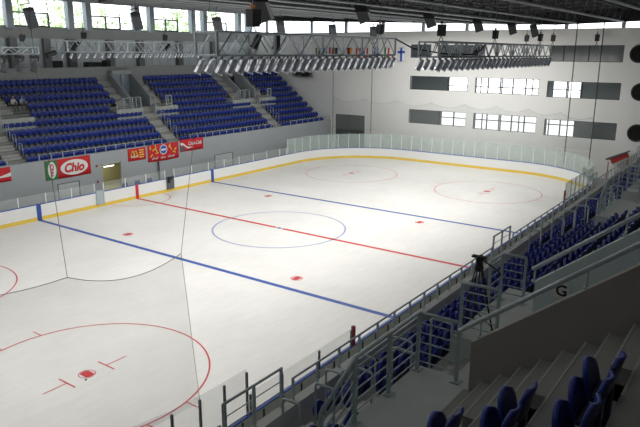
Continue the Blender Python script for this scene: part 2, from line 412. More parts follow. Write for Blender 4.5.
# ------------------------------------------------------------------ stands
def stand(s):
    """s=+1 the far (left) stand, s=-1 the near (right) one"""
    Y = lambda y: s*y
    b = MB()
    def seg(x0, x1, rows, door=False):
        poly = [(Y(17.95), 2.73 if door else 0), (Y(17.95), tz(s, 0))]
        for i in range(rows):
            if i: poly.append((Y(ny(i)), tz(s, i)))
            poly.append((Y(ny(i+1)), tz(s, i)))
        if rows < 10: poly += [(Y(26.42), tz(s, 5))]
        poly += [(poly[-1][0], 0)]
        if door: poly += [(21.5, 0), (21.5, 2.73)]
        if s < 0: poly = poly[::-1]
        b.prism(poly, 'x', x0, x1)
    edges = [-37.9]
    for c in VC: edges += [c-1.3, c+1.3]
    edges += [31.98]
    for i in range(len(edges)-1):
        if s > 0 and i == 4:
            seg(edges[i], -1.2, 10); seg(-1.2, 3.4, 10, True); seg(3.4, edges[i+1], 10)
        else: seg(edges[i], edges[i+1], 6 if i % 2 else 10)
    o = struct('floor_stand' if s > 0 else 'floor_stand.001', b, M['concrete'])
    # landings, aisle steps
    for c in VC:
        st = MB()
        zl = tz(s, 5)+.4
        for sg in (-1, 1):
            xa, xb = sorted((c+sg*.7, c+sg*3.65))
            st.box((xa, Y(22.2), tz(s, 4)+.002), (xb, Y(ny(6)-.002), zl), M['landing'])
            xa, xb = sorted((c+sg*1.3, c+sg*2.6))          # upper stairs beside the entrance
            for i in range(6, 10):
                for q, d in ((1, .267), (2, .533)):
                    st.box((xa, Y(ny(i)+d), tz(s, i)+.001), (xb, Y(ny(i+1)-.001), tz(s, i)+.2*q), M['concrete_pale'] if s > 0 else M['step'])
        for i in range(0, 6):                               # lower aisle
            for q, d in ((1, .267), (2, .533)):
                if i == 5 and q == 1: pass
                st.box((c-.698, Y(ny(i)+d), tz(s, i)+.001), (c+.698, Y(ny(i+1)-.002), tz(s, i)+.2*q), M['concrete_pale'])
        st.box((c-1.298, Y(ny(6)), tz(s, 5)+.001), (c+1.298, Y(26.4), zl), M['landing'])
        if s < 0:
            for i in range(6, 10):
                for q, d in ((0, 0), (1, .267), (2, .533)):
                    xl = c-3.6 if q == 0 else c-2.6
                    st.box((xl, Y(ny(i)+d+.002), tz(s, i)+.2*q+.001), (c-1.3, Y(ny(i)+d+.026), tz(s, i)+.2*q+.006), M['nosing'])
        st.build('steps', M['landing'], None)['kind'] = 'structure'
        bpy.data.objects['steps'].name = 'floor_steps'
    # front parapet
    b = MB(); top = 3.62
    b.box((-37.9, Y(17.98), 0), (31.98, Y(18.24), top))
    if s > 0:
        b = MB(); hs = [(-1.06, .92)]
        b.box((-37.9, 17.9, 0), (-1.06, 18.2, top)); b.box((.92, 17.9, 0), (31.98, 18.2, top)); b.box((-1.06, 17.9, 2.66), (.92, 18.2, top))
    struct('wall_parapet' if s > 0 else 'wall_parapet.001', b, M['stand_wall'] if s > 0 else M['concrete_pale'])
    # sloping walls at each entrance
    for n, c in enumerate(VC):
        for sg in (-1, 1):
            b = MB(); z0 = tz(s, 5)+.4
            xa, xb = c+sg*1.3, c+sg*1.12
            ya, dz = (23.46, .19) if (s < 0 and sg > 0) else (23.33, .06)
            top_ = lambda y: z0+.86+dz+(y-23.28)*.785
            poly = [(Y(ya), z0-.05), (Y(26.42), z0-.05), (Y(26.42), top_(26.42)), (Y(ya), top_(ya))]
            near = (s < 0 and n == 0)
            b.prism(poly if s > 0 else poly[::-1], 'x', min(xa, xb), max(xa, xb))
            struct('wall_entrance', b, (M['concrete_brown'] if sg < 0 else M['teal_wall']) if s < 0 else M['stand_wall'])
stand(1); stand(-1)

# doors of the entrances in the left stand
for dn, c in enumerate((-22.7, -7.5, 7.7)):
    b = MB(); b.box((c-1.1, 26.3, 6.45), (c+1.1, 26.38, 9.4)); d = struct('door_%d' % (3+dn), b, M['door_blue'])
    b = MB(); b.box((c-1.12, 25.9, 9.45), (c+1.12, 26.3, 9.85)); b.box((c+.1, 26.15, 6.45), (c+.3, 26.32, 9.45)); b.build('door_frame', M['stand_wall'], d)
# lit doorway in the left parapet wall
b = MB(); b.box((-1.15, 18.2, -.01), (3.35, 21.4, .02)); b.box((-1.15, 21.3, 0), (3.35, 21.4, 2.7)); b.box((-1.15, 18.2, 0), (-1.08, 21.4, 2.7)); b.box((3.25, 18.2, 0), (3.35, 21.4, 2.7)); b.box((-1.15, 18.2, 2.66), (3.35, 21.4, 2.72))
struct('wall_doorway', b, M['room_beige'])
b = MB(); b.box((-1.06, 17.88, 0), (-.98, 18.0, 2.66)); b.box((.84, 17.88, 0), (.92, 18.0, 2.66)); b.box((-1.06, 17.88, 2.58), (.92, 18.0, 2.66))
struct('door_2', b, M['concrete_pale'])

# ------------------------------------------------------------------ seats
def seat_parts(detail):
    nu, nv = (8, 8) if detail else (4, 4)
    back, pan, leg = MB(), MB(), MB()
    def hw(v):      # half width of the back over its height
        return .208+.006*v if v < .62 else .212*(max(0, 1-((v-.62)/.40)**3.2))**.5+.004
    def bp(off):
        def P(u, v):
            w = hw(v)*1.1; x = (2*u-1)*w; z = .44+.37*v
            y = -.08-.08*v+.045*(2*u-1)**2 + off
            return (x, y, z)
        return P
    def shell(mb, P0, P1, nu, nv):
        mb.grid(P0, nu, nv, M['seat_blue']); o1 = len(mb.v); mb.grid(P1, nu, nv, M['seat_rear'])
        n1 = (nu+1)*(nv+1); base = o1-n1
        mb.f = [f if max(f) < o1 else tuple(reversed(f)) for f in mb.f]
        ring = [i for i in range(nu+1)] + [j*(nu+1)+nu for j in range(1, nv+1)] + [nv*(nu+1)+i for i in range(nu-1, -1, -1)] + [j*(nu+1) for j in range(nv-1, 0, -1)]
        for k in range(len(ring)):
            a, c = ring[k], ring[(k+1) % len(ring)]
            mb.f.append((base+a, o1+a, o1+c, base+c)); mb.mi.append(0)
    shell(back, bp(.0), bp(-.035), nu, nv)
    def pw(v): return .20*math.sqrt(max(0, 1-abs((v-.42)/.60)**2.8))
    def pp(off):
        def P(u, v): return ((2*u-1)*pw(v)*1.08, .04+.10*v+off-.02*(2*u-1)**2, .32+.36*v)
        return P
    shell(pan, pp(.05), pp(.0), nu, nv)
    leg.box((-.05, -.12, .0), (.05, -.06, .58)); leg.box((-.2, -.07, .34), (.2, .05, .385)); leg.box((-.09, -.16, 0), (.09, .02, .03))
    return back, pan, leg
hi = seat_parts(True); lo = seat_parts(False)
def one_mesh(parts, name):
    mb = MB()
    for p in parts: add_part(mb, p, p.v)
    return mb
def add_part(mb, p, vs):
    o = len(mb.v); mb.v += [tuple(v) for v in vs]
    for f, k in zip(p.f, p.mi):
        mb.f.append(tuple(i+o for i in f)); mb.mi.append(mb._m(p.mats[k] if p.mats else M['seat_dark']))
LOW = one_mesh(lo, 'seat')

def hidden_right(p):
    for X in (-24.0, -21.4):
        if CAM.x < X < p.x:
            t = (X-CAM.x)/(p.x-CAM.x); q = CAM+(p-CAM)*t; y = -q.y
            if 23.28 < y < 26.42 and q.z < tz(-1, 5)+.4+.86+(y-23.28)*.78: return True
    return False
ORD = ['front', 'second', 'third', 'fourth', 'fifth', 'sixth', 'seventh', 'eighth', 'ninth', 'top']
seats = []
for s in (1, -1):
    for i in range(10):
        if i <= 4: blk = [(-31, VC[0]-.7), (VC[0]+.7, VC[1]-.7), (VC[1]+.7, VC[2]-.7), (VC[2]+.7, VC[3]-.7), (VC[3]+.7, 31.95)]
        elif i == 5: blk = [(-31, VC[0]-3.65), (VC[0]+3.65, VC[1]-3.65), (VC[1]+3.65, VC[2]-3.65), (VC[2]+3.65, VC[3]-3.65), (VC[3]+3.65, 31.95)]
        else: blk = [(-31, VC[0]-2.6), (VC[0]+2.6, VC[1]-2.6), (VC[1]+2.6, VC[2]-2.6), (VC[2]+2.6, VC[3]-2.6), (VC[3]+2.6, 31.95)]
        for bi, (x0, x1) in enumerate(blk):
            n = int((x1-x0)/.5); x = x0+((x1-x0)-n*.5)/2+.25
            if s < 0 and bi == 0: x = x1-.25-.5*(n-1)-.34
            for k in range(n):
                p = Vector((x+.5*k, s*(ny(i)+.56), tz(s, i)))
                if s > 0 and i == 6 and bi == 2 and p.x < -3.2: continue
                q = pix(p+Vector((0, 0, .6)))
                if q is None or not (-6 < q[0] < 646 and -6 < q[1] < 440): continue
                if s < 0 and hidden_right(p+Vector((0, 0, .8))): continue
                d = (p-CAM).length
                seats.append(((1.0 if s > 0 else .42)/d**2 if d > 14 else 1, d, s, i, bi, k, n, p))
seats.sort(key=lambda a: -a[0])
TOP = seats[:300]; REST = seats[300:]
near_seats = [a for a in TOP if a[1] < 11 and a[2] < 0]
near_ids = {id(a) for a in near_seats}
low_me = LOW.build('stadium_seat').data; bpy.data.objects.remove(bpy.data.objects['stadium_seat'])
root = None; count = {}
COLNAME = {0: 'before the first aisle', 1: 'between the first and second aisles', 2: 'between the second and third aisles', 3: 'between the third and fourth aisles', 4: 'beyond the last aisle'}
proto = None
nrows = {}
for a in near_seats: nrows.setdefault(a[3], []).append(a)
for i, lst in nrows.items():
    lst.sort(key=lambda a: -a[7].x)
    for r, a in enumerate(lst):
        if proto is None:
            proto = empty('stadium_seat')
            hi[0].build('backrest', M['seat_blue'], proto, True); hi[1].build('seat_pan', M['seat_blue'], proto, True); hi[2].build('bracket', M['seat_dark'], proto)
            o = proto
        else: o = copy_tree(proto)
        o.location = a[7]
        place = ['first', 'second', 'third', 'fourth', 'fifth', 'sixth', 'seventh', 'eighth', 'ninth', 'tenth', 'eleventh', 'twelfth'][min(r, 11)]
        rn = {6: 'row level with the landing', 7: 'middle of the near rows', 8: 'row closest to the photographer'}.get(i, ORD[i]+' row of the near stand')
        tag(o, 'dark blue tip-up seat, %s from the stairs, %s' % (place, rn), 'seat', 'seats close to the camera')
for a in TOP:
    if id(a) in near_ids: continue
    _, d, s, i, bi, k, n, p = a
    o = bpy.data.objects.new('stadium_seat', low_me); COL.objects.link(o); o.location = p
    if s > 0: o.rotation_euler = (0, 0, PI)
    if s > 0: lab = 'blue seat, %s row of the far stand, %s' % (ORD[i], COLNAME[bi])
    else: lab = 'dark blue seat, %s row of the near stand, %s' % (ORD[i], COLNAME[bi])
    tag(o, lab, 'seat', lab.replace('seat,', 'seats,'))
mb = MB()
for a in REST:
    _, d, s, i, bi, k, n, p = a
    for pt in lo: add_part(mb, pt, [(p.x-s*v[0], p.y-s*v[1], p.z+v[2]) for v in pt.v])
o = mb.build('stadium_seating'); tag(o, 'remaining rows of blue tip-up seats further along both stands', 'seats', None, 'stuff')

# ------------------------------------------------------------------ rails of the stands
def hoop(c, sg, i, s):
    y0, y1, z0, z1 = ny(i)+.1, ny(i)+.52, tz(s, i), tz(s, i)+1.2
    x = c+sg*.74; r = .06; pts = [(x, s*y0, z0)]
    for k in range(4): a = PI/2*k/3; pts.append((x, s*(y0+r-r*math.cos(a)), z1-r+r*math.sin(a)))
    for k in range(4): a = PI/2*k/3; pts.append((x, s*(y1-r+r*math.sin(a)), z1-r+r*math.cos(a)))
    pts.append((x, s*y1, z0))
    b = MB(); b.tube(pts, .026, 6)
    o = b.build('hoop_rail', M['steel'] if s < 0 else M['steel_pale'], None, True, loc=(x, s*y0, z0))
    where = {0: 'nearest', 1: 'second', 2: 'third', 3: 'farthest'}[VC.index(c)]
    nm = 'near stand' if s < 0 else 'far stand'
    tag(o, 'grey hoop handrail, %s row, %s side of the %s aisle, %s' % (ORD[i], 'near' if sg < 0 else 'far', where, nm), 'handrail', 'hoop handrails along the aisles')
for s in (1, -1):
    for c in VC:
        if s > 0 and c < -20: continue
        if s < 0 and c > 20: continue
        for sg in (-1, 1):
            if s > 0 and sg < 0: continue
            for i in range(1, 5): hoop(c, sg, i, s)

def parapet_rail(s, x0, x1, label):
    t = empty('parapet_railing', (x0, s*18.05, 3.62)); L = x1-x0
    m = M['steel'] if s < 0 else M['steel_pale']
    zt = .56 if s < 0 else .45
    sub(lambda q: q.tube([(0, 0, zt), (L, 0, zt)], .028, 6), 'top_rail', m, t, True)
    n = max(2, int(L/.98))
    for k in range(n+1):
        x = .03+(L-.06)*k/n
        sub(lambda q: q.box((x-.022, -.03, 0), (x+.022, .03, zt)), 'post', m, t)
    tag(t, label, 'railing', 'low railings along the parapets')
def aisle_gate(s, c, label):
    x0, x1 = c-1.12, c+.82
    t = empty('aisle_end_guard', (x0, s*18.05, 3.62)); L = x1-x0; m = M['steel'] if s < 0 else M['steel_pale']; zt = 1.0
    sub(lambda q: q.tube([(0, 0, zt), (L, 0, zt)], .032, 6), 'top_rail', m, t, True)
    for z in (.42, .68): sub(lambda q: q.tube([(0, 0, z), (L, 0, z)], .014, 5), 'mid_rail', m, t, True)
    for x in (.03, L/2, L-.03): sub(lambda q: q.box((x-.028, -.03, 0), (x+.028, .03, zt)), 'post', m, t)
    tag(t, label, 'guard rail', 'guards at the aisle ends')
for s in (1, -1):
    side = 'near stand' if s < 0 else 'far stand'
    xs = [-30]+[q for c in VC for q in (c-1.2, c+1.2)]+[31.9]
    nm = ['before the nearest aisle', 'between the nearest and second aisles', 'between the second and third aisles', 'between the third and farthest aisles', 'beyond the farthest aisle']
    for k in range(5):
        if k == 0 and s > 0: xs0 = -12
        if s > 0 and k == 0: continue
        x0, x1 = xs[2*k], xs[2*k+1]
        if s < 0 and k == 0: x0 = -26
        parapet_rail(s, x0, x1, 'low grey railing on the parapet of the %s, %s' % (side, nm[k]))
    if s < 0:
        for n, c in enumerate(VC): aisle_gate(s, c, 'taller grey guard on the parapet at the foot of the %s aisle, near stand' % ['nearest', 'second', 'third', 'farthest'][n])

def guard(name, s, pts, z, label, ncross=5, m=None, diag=None):
    """post-and-bar guard through pts (x, y) at floor height z"""
    m = m or M['steel']; t = empty(name, (pts[0][0], pts[0][1], z)); o0 = Vector((pts[0][0], pts[0][1], 0)); H = 1.0
    P = [Vector((p[0], p[1], 0))-o0 for p in pts]
    rail = [p+Vector((0, 0, H)) for p in P]
    if diag: rail = [P[0]+Vector(diag)] + rail
    sub(lambda q: q.tube(rail, .031, 8), 'top_rail', m, t, True)
    for k in range(1, ncross+1):
        zz = H*k/(ncross+1)
        pl = [p+Vector((0, 0, zz)) for p in P]
        if diag: pl = [P[0]+Vector((diag[0], diag[1], diag[2]-H+zz))] + pl
        sub(lambda q: q.tube(pl, .013, 5), 'cross_bar', m, t, True)
    for i in range(len(P)):
        segs = [P[i]]
        if i+1 < len(P):
            d = (P[i+1]-P[i]).length; n = max(1, round(d/.9))
            segs += [P[i].lerp(P[i+1], k/n) for k in range(1, n)]
        for p in segs:
            def post(q):
                q.box((p.x-.036, p.y-.022, 0), (p.x+.036, p.y+.022, H-.02))
            po_ = sub(post, 'post', m, t); sub(lambda q: q.box((p.x-.08, p.y-.07, 0), (p.x+.08, p.y+.07, .02)), 'base_plate', m, po_)
    if diag:
        e = Vector(diag); sub(lambda q: q.box((e.x-.04, e.y-.02, 0), (e.x+.04, e.y+.02, e.z)), 'post', m, t)
    tag(t, label, 'guard rail')
    return t
for s in (-1, 1):
    for n, c in enumerate(VC):
        if s > 0 and n == 0: continue
        zl = tz(s, 5)+.4; wh = ['nearest', 'second', 'third', 'farthest'][n]; side = 'near stand' if s < 0 else 'far stand'
        m = M['steel'] if s < 0 else M['steel_pale']
        x1 = c-.85
        guard('landing_guard', s, [(c-2.75, s*22.27), (x1, s*22.27), (x1, s*22.95)], zl, 'barred guard, near landing of the %s entrance, %s' % (wh, side), 5, m, diag=(-.8, 0, .55))
        x0 = c+.85
        guard('landing_guard', s, [(x0, s*22.95), (x0, s*22.27)], zl, 'barred guard, aisle edge of the far landing, %s entrance, %s' % (wh, side), 5, m)
        if not (s > 0 and n == 1): guard('landing_guard', s, [(c+2.2, s*22.27), (c+2.9, s*22.27), (c+2.9, s*22.75)], zl, 'corner guard, outer end of the far landing, %s entrance, %s' % (wh, side), 5, m)
# thick handrails on the two sloping walls of the near entrance
def sloped_rail(x, y0, y1, s, label, h, dz):
    z = lambda y: tz(s, 5)+.4+.86+dz+(y-23.28)*.785
    t = empty('handrail', (x, s*y0, z(max(y0, 23.28))))
    o = Vector(t.location)
    A = Vector((x, s*y0, z(y0)+h))-o; B = Vector((x, s*y1, z(y1)+h))-o
    sub(lambda q: q.tube([A, B], .036, 8), 'pipe', M['steel_pale'], t, True)
    for k in range(3):
        y = 23.42+(y1-23.5)*k/2.0
        def post(q):
            q.tube([Vector((x, s*y, z(y)-.03))-o, Vector((x, s*y, z(y)+h))-o], .016, 6); q.lathe([(.05, 0), (.05, .025)], Matrix.Translation(Vector((x, s*y, z(y)+.0))-o), 8)
        sub(post, 'bracket', M['steel'], t)
    tag(t, label, 'handrail')
sloped_rail(-23.91, 23.1, 26.2, -1, 'thick grey pipe handrail along the brown concrete wall in the foreground', .27, .06)
sloped_rail(-21.49, 23.38, 26.2, -1, 'grey pipe handrail above the teal wall with the letter sign', .25, .19)
# row sign
mtx = Matrix(((0, 0, -1, 0), (-1, 0, 0, 0), (0, 1, 0, 0), (0, 0, 0, 1)))
t = empty('letter_sign', (-21.592, -23.915, 7.79))
sub(lambda q: q.box((-.006, -.125, -.15), (.008, .125, .15)), 'sheet', M['white'], t)
cu_m = Matrix.Translation((-.012, 0, 0)) @ mtx
text_mesh('G', 'letter', M['black'], t.children[0], cu_m, .27, None, .004)
# serif and bar of the letter
tag(t, 'white paper sign with a black letter G on the teal wall', 'sign')

# ------------------------------------------------------------------ ice and rink
def outline(inset=0.0, n=14, lo=-L2):
    pts = []; x1, y1, r = L2-inset, W2-inset, RC-inset
    for cx, cy, a0 in ((x1-r, y1-r, 0), (-x1+r, y1-r, PI/2), (-x1+r, -y1+r, PI), (x1-r, -y1+r, 1.5*PI)):
        for k in range(n+1):
            a = a0+PI/2*k/n; pts.append((cx+r*math.cos(a), cy+r*math.sin(a)))
    return pts
ice = empty('ice_sheet', (0, 0, 0)); tag(ice, 'white ice sheet with painted red and blue hockey lines', 'ice rink')
b = MB(); b.prism(outline(.02), 'z', -.02, .0); b.build('ice', M['ice'], ice)
ZL = .006
def strip(pts, w, name, m):
    """flat painted line along pts"""
    b = MB(); n = len(pts); L = []; R = []
    for i in range(n):
        p = Vector(pts[i]); a = Vector(pts[max(i-1, 0)]); c = Vector(pts[min(i+1, n-1)])
        t = (c-a).normalized(); nn = Vector((-t.y, t.x))*w/2
        L.append(p+nn); R.append(p-nn)
    vs = [(p.x, p.y, ZL) for p in L]+[(p.x, p.y, ZL) for p in R]
    b.add(vs, [(n+i, n+i+1, i+1, i) for i in range(n-1)])
    return b.build(name, m, ice)
def circ(cx, cy, r, w, name, m, a0=0, a1=2*PI, n=96):
    return strip([(cx+r*math.cos(a0+(a1-a0)*k/n), cy+r*math.sin(a0+(a1-a0)*k/n)) for k in range(n+1)], w, name, m)
def disc(cx, cy, r, name, m):
    b = MB(); n = 32; b.add([(cx+r*math.cos(2*PI*k/n), cy+r*math.sin(2*PI*k/n), ZL) for k in range(n)], [tuple(range(n))]); return b.build(name, m, ice)
BL = 8.53
for x in (-BL, BL): strip([(x, -W2+.03), (x, W2-.03)], .30, 'blue_line', M['line_blue'])['label'] = 'blue line across the ice'
strip([(0, -W2+.03), (0, -.25)], .28, 'center_line', M['line_red']); strip([(0, .25), (0, W2-.03)], .28, 'center_line', M['line_red'])
circ(0, 0, 4.5, .12, 'center_circle', M['line_faint']); disc(0, 0, .16, 'center_spot', M['line_blue'])
circ(0, W2, 2.6, .06, 'referee_crease', M['line_redfaint'], PI+.02, 2*PI-.02)
NS = BL-1.43
for x in (-NS, NS):
    for y in (-7, 7):
        circ(x, y, .30, .05, 'faceoff_ring', M['line_red'], n=40)
        b = MB(); pts = [(x+.25*math.cos(a), y+.25*math.sin(a)) for a in [2*PI*k/32 for k in range(32)] if abs(math.sin(a)) < .75]
        b.add([(p[0], p[1], ZL) for p in pts], [tuple(range(len(pts)))]); b.build('faceoff_spot', M['line_red'], ice)
XE = 19.83
for sx in (-1, 1):
    for y in (-7, 7):
        x = sx*XE; far = sx > 0; m = M['line_redfaint'] if far else M['line_red']; w = .055 if far else .065
        circ(x, y, 4.5, w, 'faceoff_circle', m); circ(x, y, .30, .035, 'faceoff_ring', m, n=40)
        b = MB(); pts = [(x+.26*math.cos(a), y+.26*math.sin(a)) for a in [2*PI*k/32 for k in range(32)] if abs(math.cos(a)) < .8]
        b.add([(p[0], p[1], ZL) for p in pts], [tuple(range(len(pts)))]); b.build('faceoff_spot', M['line_red'], ice)
        for d in (-1, 1):
            strip([(x+d*.83, y-.5), (x+d*.83, y+.5)], .06, 'hash_mark', m); strip([(x+d*.83, y), (x+d*1.78, y)], .05, 'hash_mark', m)
            for e in (-1, 1): strip([(x+d*.84, y+e*4.44), (x+d*.84, y+e*5.03)], .05, 'hash_mark', m)
# puck lying beside the near face-off spot
b = MB(); b.lathe([(.038, 0), (.038, .025)], Matrix.Translation((-20.12, -7.35, .0)), 12); o = b.build('puck', M['black']); tag(o, 'small black puck lying beside the near red face-off spot', 'puck')

# boards
def ring_band(p0, p1, z0, z1, closed=True):
    b = MB(); n = len(p0); vs = []
    for pts, z in ((p0, z0), (p0, z1), (p1, z1), (p1, z0)): vs += [(x, y, z) for x, y in pts]
    fs = []
    N = n if closed else n-1
    for i in range(N):
        j = (i+1) % n
        for k in range(4):
            k2 = (k+1) % 4; fs.append((k*n+i, k*n+j, k2*n+j, k2*n+i))
    if not closed: fs += [tuple(k*n for k in range(4)), tuple(k*n+n-1 for k in (3, 2, 1, 0))]
    b.add(vs, fs); return b
bd = empty('rink_boards', (0, 0, 0)); tag(bd, 'white rink boards with yellow kick strip and blue top rail', 'rink boards')
O = outline(0); OI = outline(-.1)
ring_band(O, OI, .25, BH-.05).build('board_wall', M['board_white'], bd)
ring_band(outline(.012), OI, 0, .25).build('kick_strip', M['yellow'], bd)['label'] = 'yellow kick strip'
ring_band(outline(.012), outline(-.10), BH-.05, BH).build('top_rail', M['cap_blue'], bd)['label'] = 'blue top rail'
ring_band(outline(-.101), outline(-.125), .02, BH-.06).build('back_panel', M['board_back'], bd)
for x, m, w in ((-BL, 'line_blue', .34), (BL, 'line_blue', .34), (0, 'line_red', .30)):
    for s in (1, -1):
        sub(lambda q: q.box((x-w/2, s*(W2-.016), .0), (x+w/2, s*(W2-.004), BH-.02)), 'line_stripe', M[m], bd)
sub(lambda q: q.box((25.98, W2-1.25, .2), (26.04, W2-1.2, BH-.05)), 'line_stripe', M['line_redfaint'], bd)
for k in range(44):
    x = -21+.95*k
    sub(lambda q: q.box((x-.025, -W2-.125, .05), (x+.025, -W2-.16, BH-.07)), 'brace', M['frame_dark'], bd)
for n, (x0, x1) in enumerate(((-3.85, -3.15), (3.08, 3.88))):
    t = empty('rink_gate', (x0, W2-.03, 0)); w = x1-x0
    sub(lambda q: q.box((0, -.03, .2), (w, -.02, BH+.14)), 'gate_panel', M['grey_box'] if n else M['steel'], t)
    sub(lambda q: [q.box((0, -.05, .2), (.06, -.01, BH+.16)), q.box((w-.06, -.05, .2), (w, -.01, BH+.16)), q.box((0, -.05, .2), (w, -.01, .26))], 'gate_frame', M['steel_pale'] if not n else M['grey_box'], t)
    if n:
        sub(lambda q: [q.tube([(.1, -.16, 1.25), (.3, -.18, 1.1), (.55, -.16, 1.2)], .10, 8), q.tube([(.15, -.15, 1.2), (.2, -.15, .8)], .08, 8)], 'jacket', M['black'], t, True)
        t.children[-1].name = 'latch_cover'
    tag(t, ['grey gate in the white boards left of the red centre line', 'dark gate with black cover in the boards right of the centre line'][n], 'gate')

# protective glass
def arc_pts(run, spacing):
    """resample polyline at equal spacing"""
    out = [Vector(run[0])]; acc = 0
    for a, c in zip(run, run[1:]):
        a = Vector(a); c = Vector(c); L = (c-a).length
        while acc+L >= spacing:
            f = (spacing-acc)/L; a = a.lerp(c, f); L = (c-a).length; acc = 0; out.append(a.copy())
        acc += L
    if (out[-1]-Vector(run[-1])).length > .3: out.append(Vector(run[-1]))
    else: out[-1] = Vector(run[-1])
    return out
def shield(run, z1, spacing, label, gm, pm, postr=.035, ext=.0, posth=None, endpost=None):
    t = empty('rink_shield', (run[0][0], run[0][1], BH)); o = Vector((run[0][0], run[0][1]))
    P = arc_pts(run, spacing); ph = (posth or z1)-BH
    for i, p in enumerate(P):
        q_ = p-o
        sub(lambda q: q.box((q_.x-postr, q_.y-postr, -.0), (q_.x+postr, q_.y+postr, ph)), 'post', pm, t)
    for a, c in zip(P, P[1:]):
        a = a-o; c = c-o; d = (c-a); nn = Vector((-d.y, d.x)).normalized()*.008
        vs = [(a.x+nn.x, a.y+nn.y, 0), (c.x+nn.x, c.y+nn.y, 0), (c.x+nn.x, c.y+nn.y, z1-BH), (a.x+nn.x, a.y+nn.y, z1-BH), (a.x-nn.x, a.y-nn.y, 0), (c.x-nn.x, c.y-nn.y, 0), (c.x-nn.x, c.y-nn.y, z1-BH), (a.x-nn.x, a.y-nn.y, z1-BH)]
        b = MB(); b.add(vs, [(0,1,2,3),(7,6,5,4),(0,4,5,1),(1,5,6,2),(2,6,7,3),(3,7,4,0)]); b.build('glass_pane', gm, t)
    tag(t, label, 'glass shield'); return t
YS = W2+.06
def corner(cx, cy, r, a0, a1, n=12): return [(cx+r*math.cos(a0+(a1-a0)*k/n), cy+r*math.sin(a0+(a1-a0)*k/n)) for k in range(n+1)]
RR = RC+.06
far_run = [(19.7, YS)] + corner(L2-RC, W2-RC, RR, PI/2, 0) + corner(L2-RC, -W2+RC, RR, 0, -PI/2) + [(14.0, -YS)]
shield(far_run, 2.72, 1.22, 'tall clear glass shield with pale posts around the far end boards', M['glass_far'], M['post_white'])
sub(lambda q: q.box((13.80, -YS-.05, BH), (13.90, -YS+.05, 2.15)), 'end_post', M['post_red'], None); o = bpy.data.objects['end_post']; o.name = 'padded_post'; tag(o, 'dark red padded post ending the far glass above the near boards', 'post')
shield([(-12, YS), (-3.9, YS)], 1.86, 2.05, 'low glass shield on the far side boards left of the grey gate', M['glass'], M['post_white'])
shield([(-3.1, YS), (3.0, YS)], 1.86, 2.05, 'low glass shield on the far side boards by the red centre line', M['glass'], M['post_white'])
shield([(4.0, YS), (19.45, YS)], 1.86, 2.05, 'low glass shield on the far side boards right of the dark gate', M['glass'], M['post_white'])
near_run = corner(-L2+RC, -W2+RC, RR, -PI/2, -PI) 
shield([(-19.74, -YS), (-21.0, -YS)] + near_run, 2.70, .93, 'tall glass shield with dark posts at the near corner of the rink', M['glass'], M['grey_box'], .03, 0, 2.58)
shield([(-14.1, -YS), (-15.7, -YS), (-19.6, -YS)], 1.88, 2.0, 'lower glass shield beside the tall one on the near boards', M['glass'], M['grey_box'], .03, 0, 1.8)
b = MB(); b.box((-14.02, -YS-.06, BH), (-13.90, -YS+.06, 1.92)); o = b.build('padded_post', M['post_red']); tag(o, 'dark red padded post at the end of the near low glass', 'post')

# players' area behind the far boards
t = empty('glass_partition', (-6.55, 15.5, 0))
sub(lambda q: [q.box((0, -.02, 0), (.05, .02, 2.2)), q.box((1.75, -.02, 0), (1.8, .02, 2.2)), q.box((0, -.02, 2.15), (1.8, .02, 2.2))], 'frame', M['frame_dark'], t)
sub(lambda q: q.box((.05, -.006, .05), (1.75, .006, 2.15)), 'glass_pane', M['glass'], t)
tag(t, 'glass partition in a thin dark frame behind the boards, under the red oval banner', 'partition')
t = empty('glass_partition', (9.6, 15.6, 0))
sub(lambda q: [q.box((0, -.02, 0), (.05, .02, 2.3)), q.box((2.4, -.02, 0), (2.45, .02, 2.3)), q.box((0, -.02, 2.25), (2.45, .02, 2.3))], 'frame', M['frame_dark'], t)
sub(lambda q: q.box((.05, -.006, .05), (2.4, .006, 2.25)), 'glass_pane', M['glass'], t)
tag(t, 'glass partition in a thin dark frame behind the boards right of the dark gate', 'partition')
for k in range(3):
    t = empty('bench_chair', (-.4+1.25*k, 15.9, -.02)); t.scale = (.9, .9, .93)
    sub(lambda q: q.grid(lambda u, v: ((2*u-1)*.34*(1-.3*v*v), .06*(2*u-1)**2*-1, .75+.62*v-.0), 6, 5), 'backrest', M['navy'], t, True)
    t.children[-1].modifiers.new('thick', 'SOLIDIFY').thickness = .05
    sub(lambda q: q.box((-.32, -.5, .7), (.32, 0, .78)), 'seat', M['navy'], t)
    sub(lambda q: [q.box((x-.03, y-.03, 0), (x+.03, y+.03, .7)) for x in (-.26, .26) for y in (-.42, -.06)], 'leg', M['grey_box'], t)
    tag(t, 'dark blue chair behind the boards below the lit doorway, %s of three' % ['leftmost', 'middle', 'rightmost'][k], 'chair', 'chairs behind the far boards')
b = MB(); b.lathe([(.06, 0), (.06, 2.0), (.09, 2.0), (.09, 2.1)], Matrix.Translation((4.75, 17.75, 0)), 10); o = b.build('standpipe', M['grey_box'], None, True); tag(o, 'dark vertical pipe on the wall under the patterned red banner', 'pipe')
for z, nm in ((2.5, 'upper'), (1.2, 'lower')):
    b = MB(); b.box((-1.58, 17.84, z), (-1.42, 17.9, z+.16)); o = b.build('alarm_button', M['red_dull']); tag(o, '%s small red button box left of the lit doorway' % nm, 'alarm button')
t = empty('tube_lamp', (.42, 18.95, 2.2))
sub(lambda q: [q.box((-.5, -.06, .02), (.5, .06, .1)), q.tube([(0, 0, .08), (0, 0, .44)], .02, 5)], 'housing', M['white'], t); sub(lambda q: q.tube([(-.48, 0, -.01), (.48, 0, -.01)], .04, 8), 'tube', M['tube'], t)
tag(t, 'glowing fluorescent tube lamp inside the doorway', 'lamp')
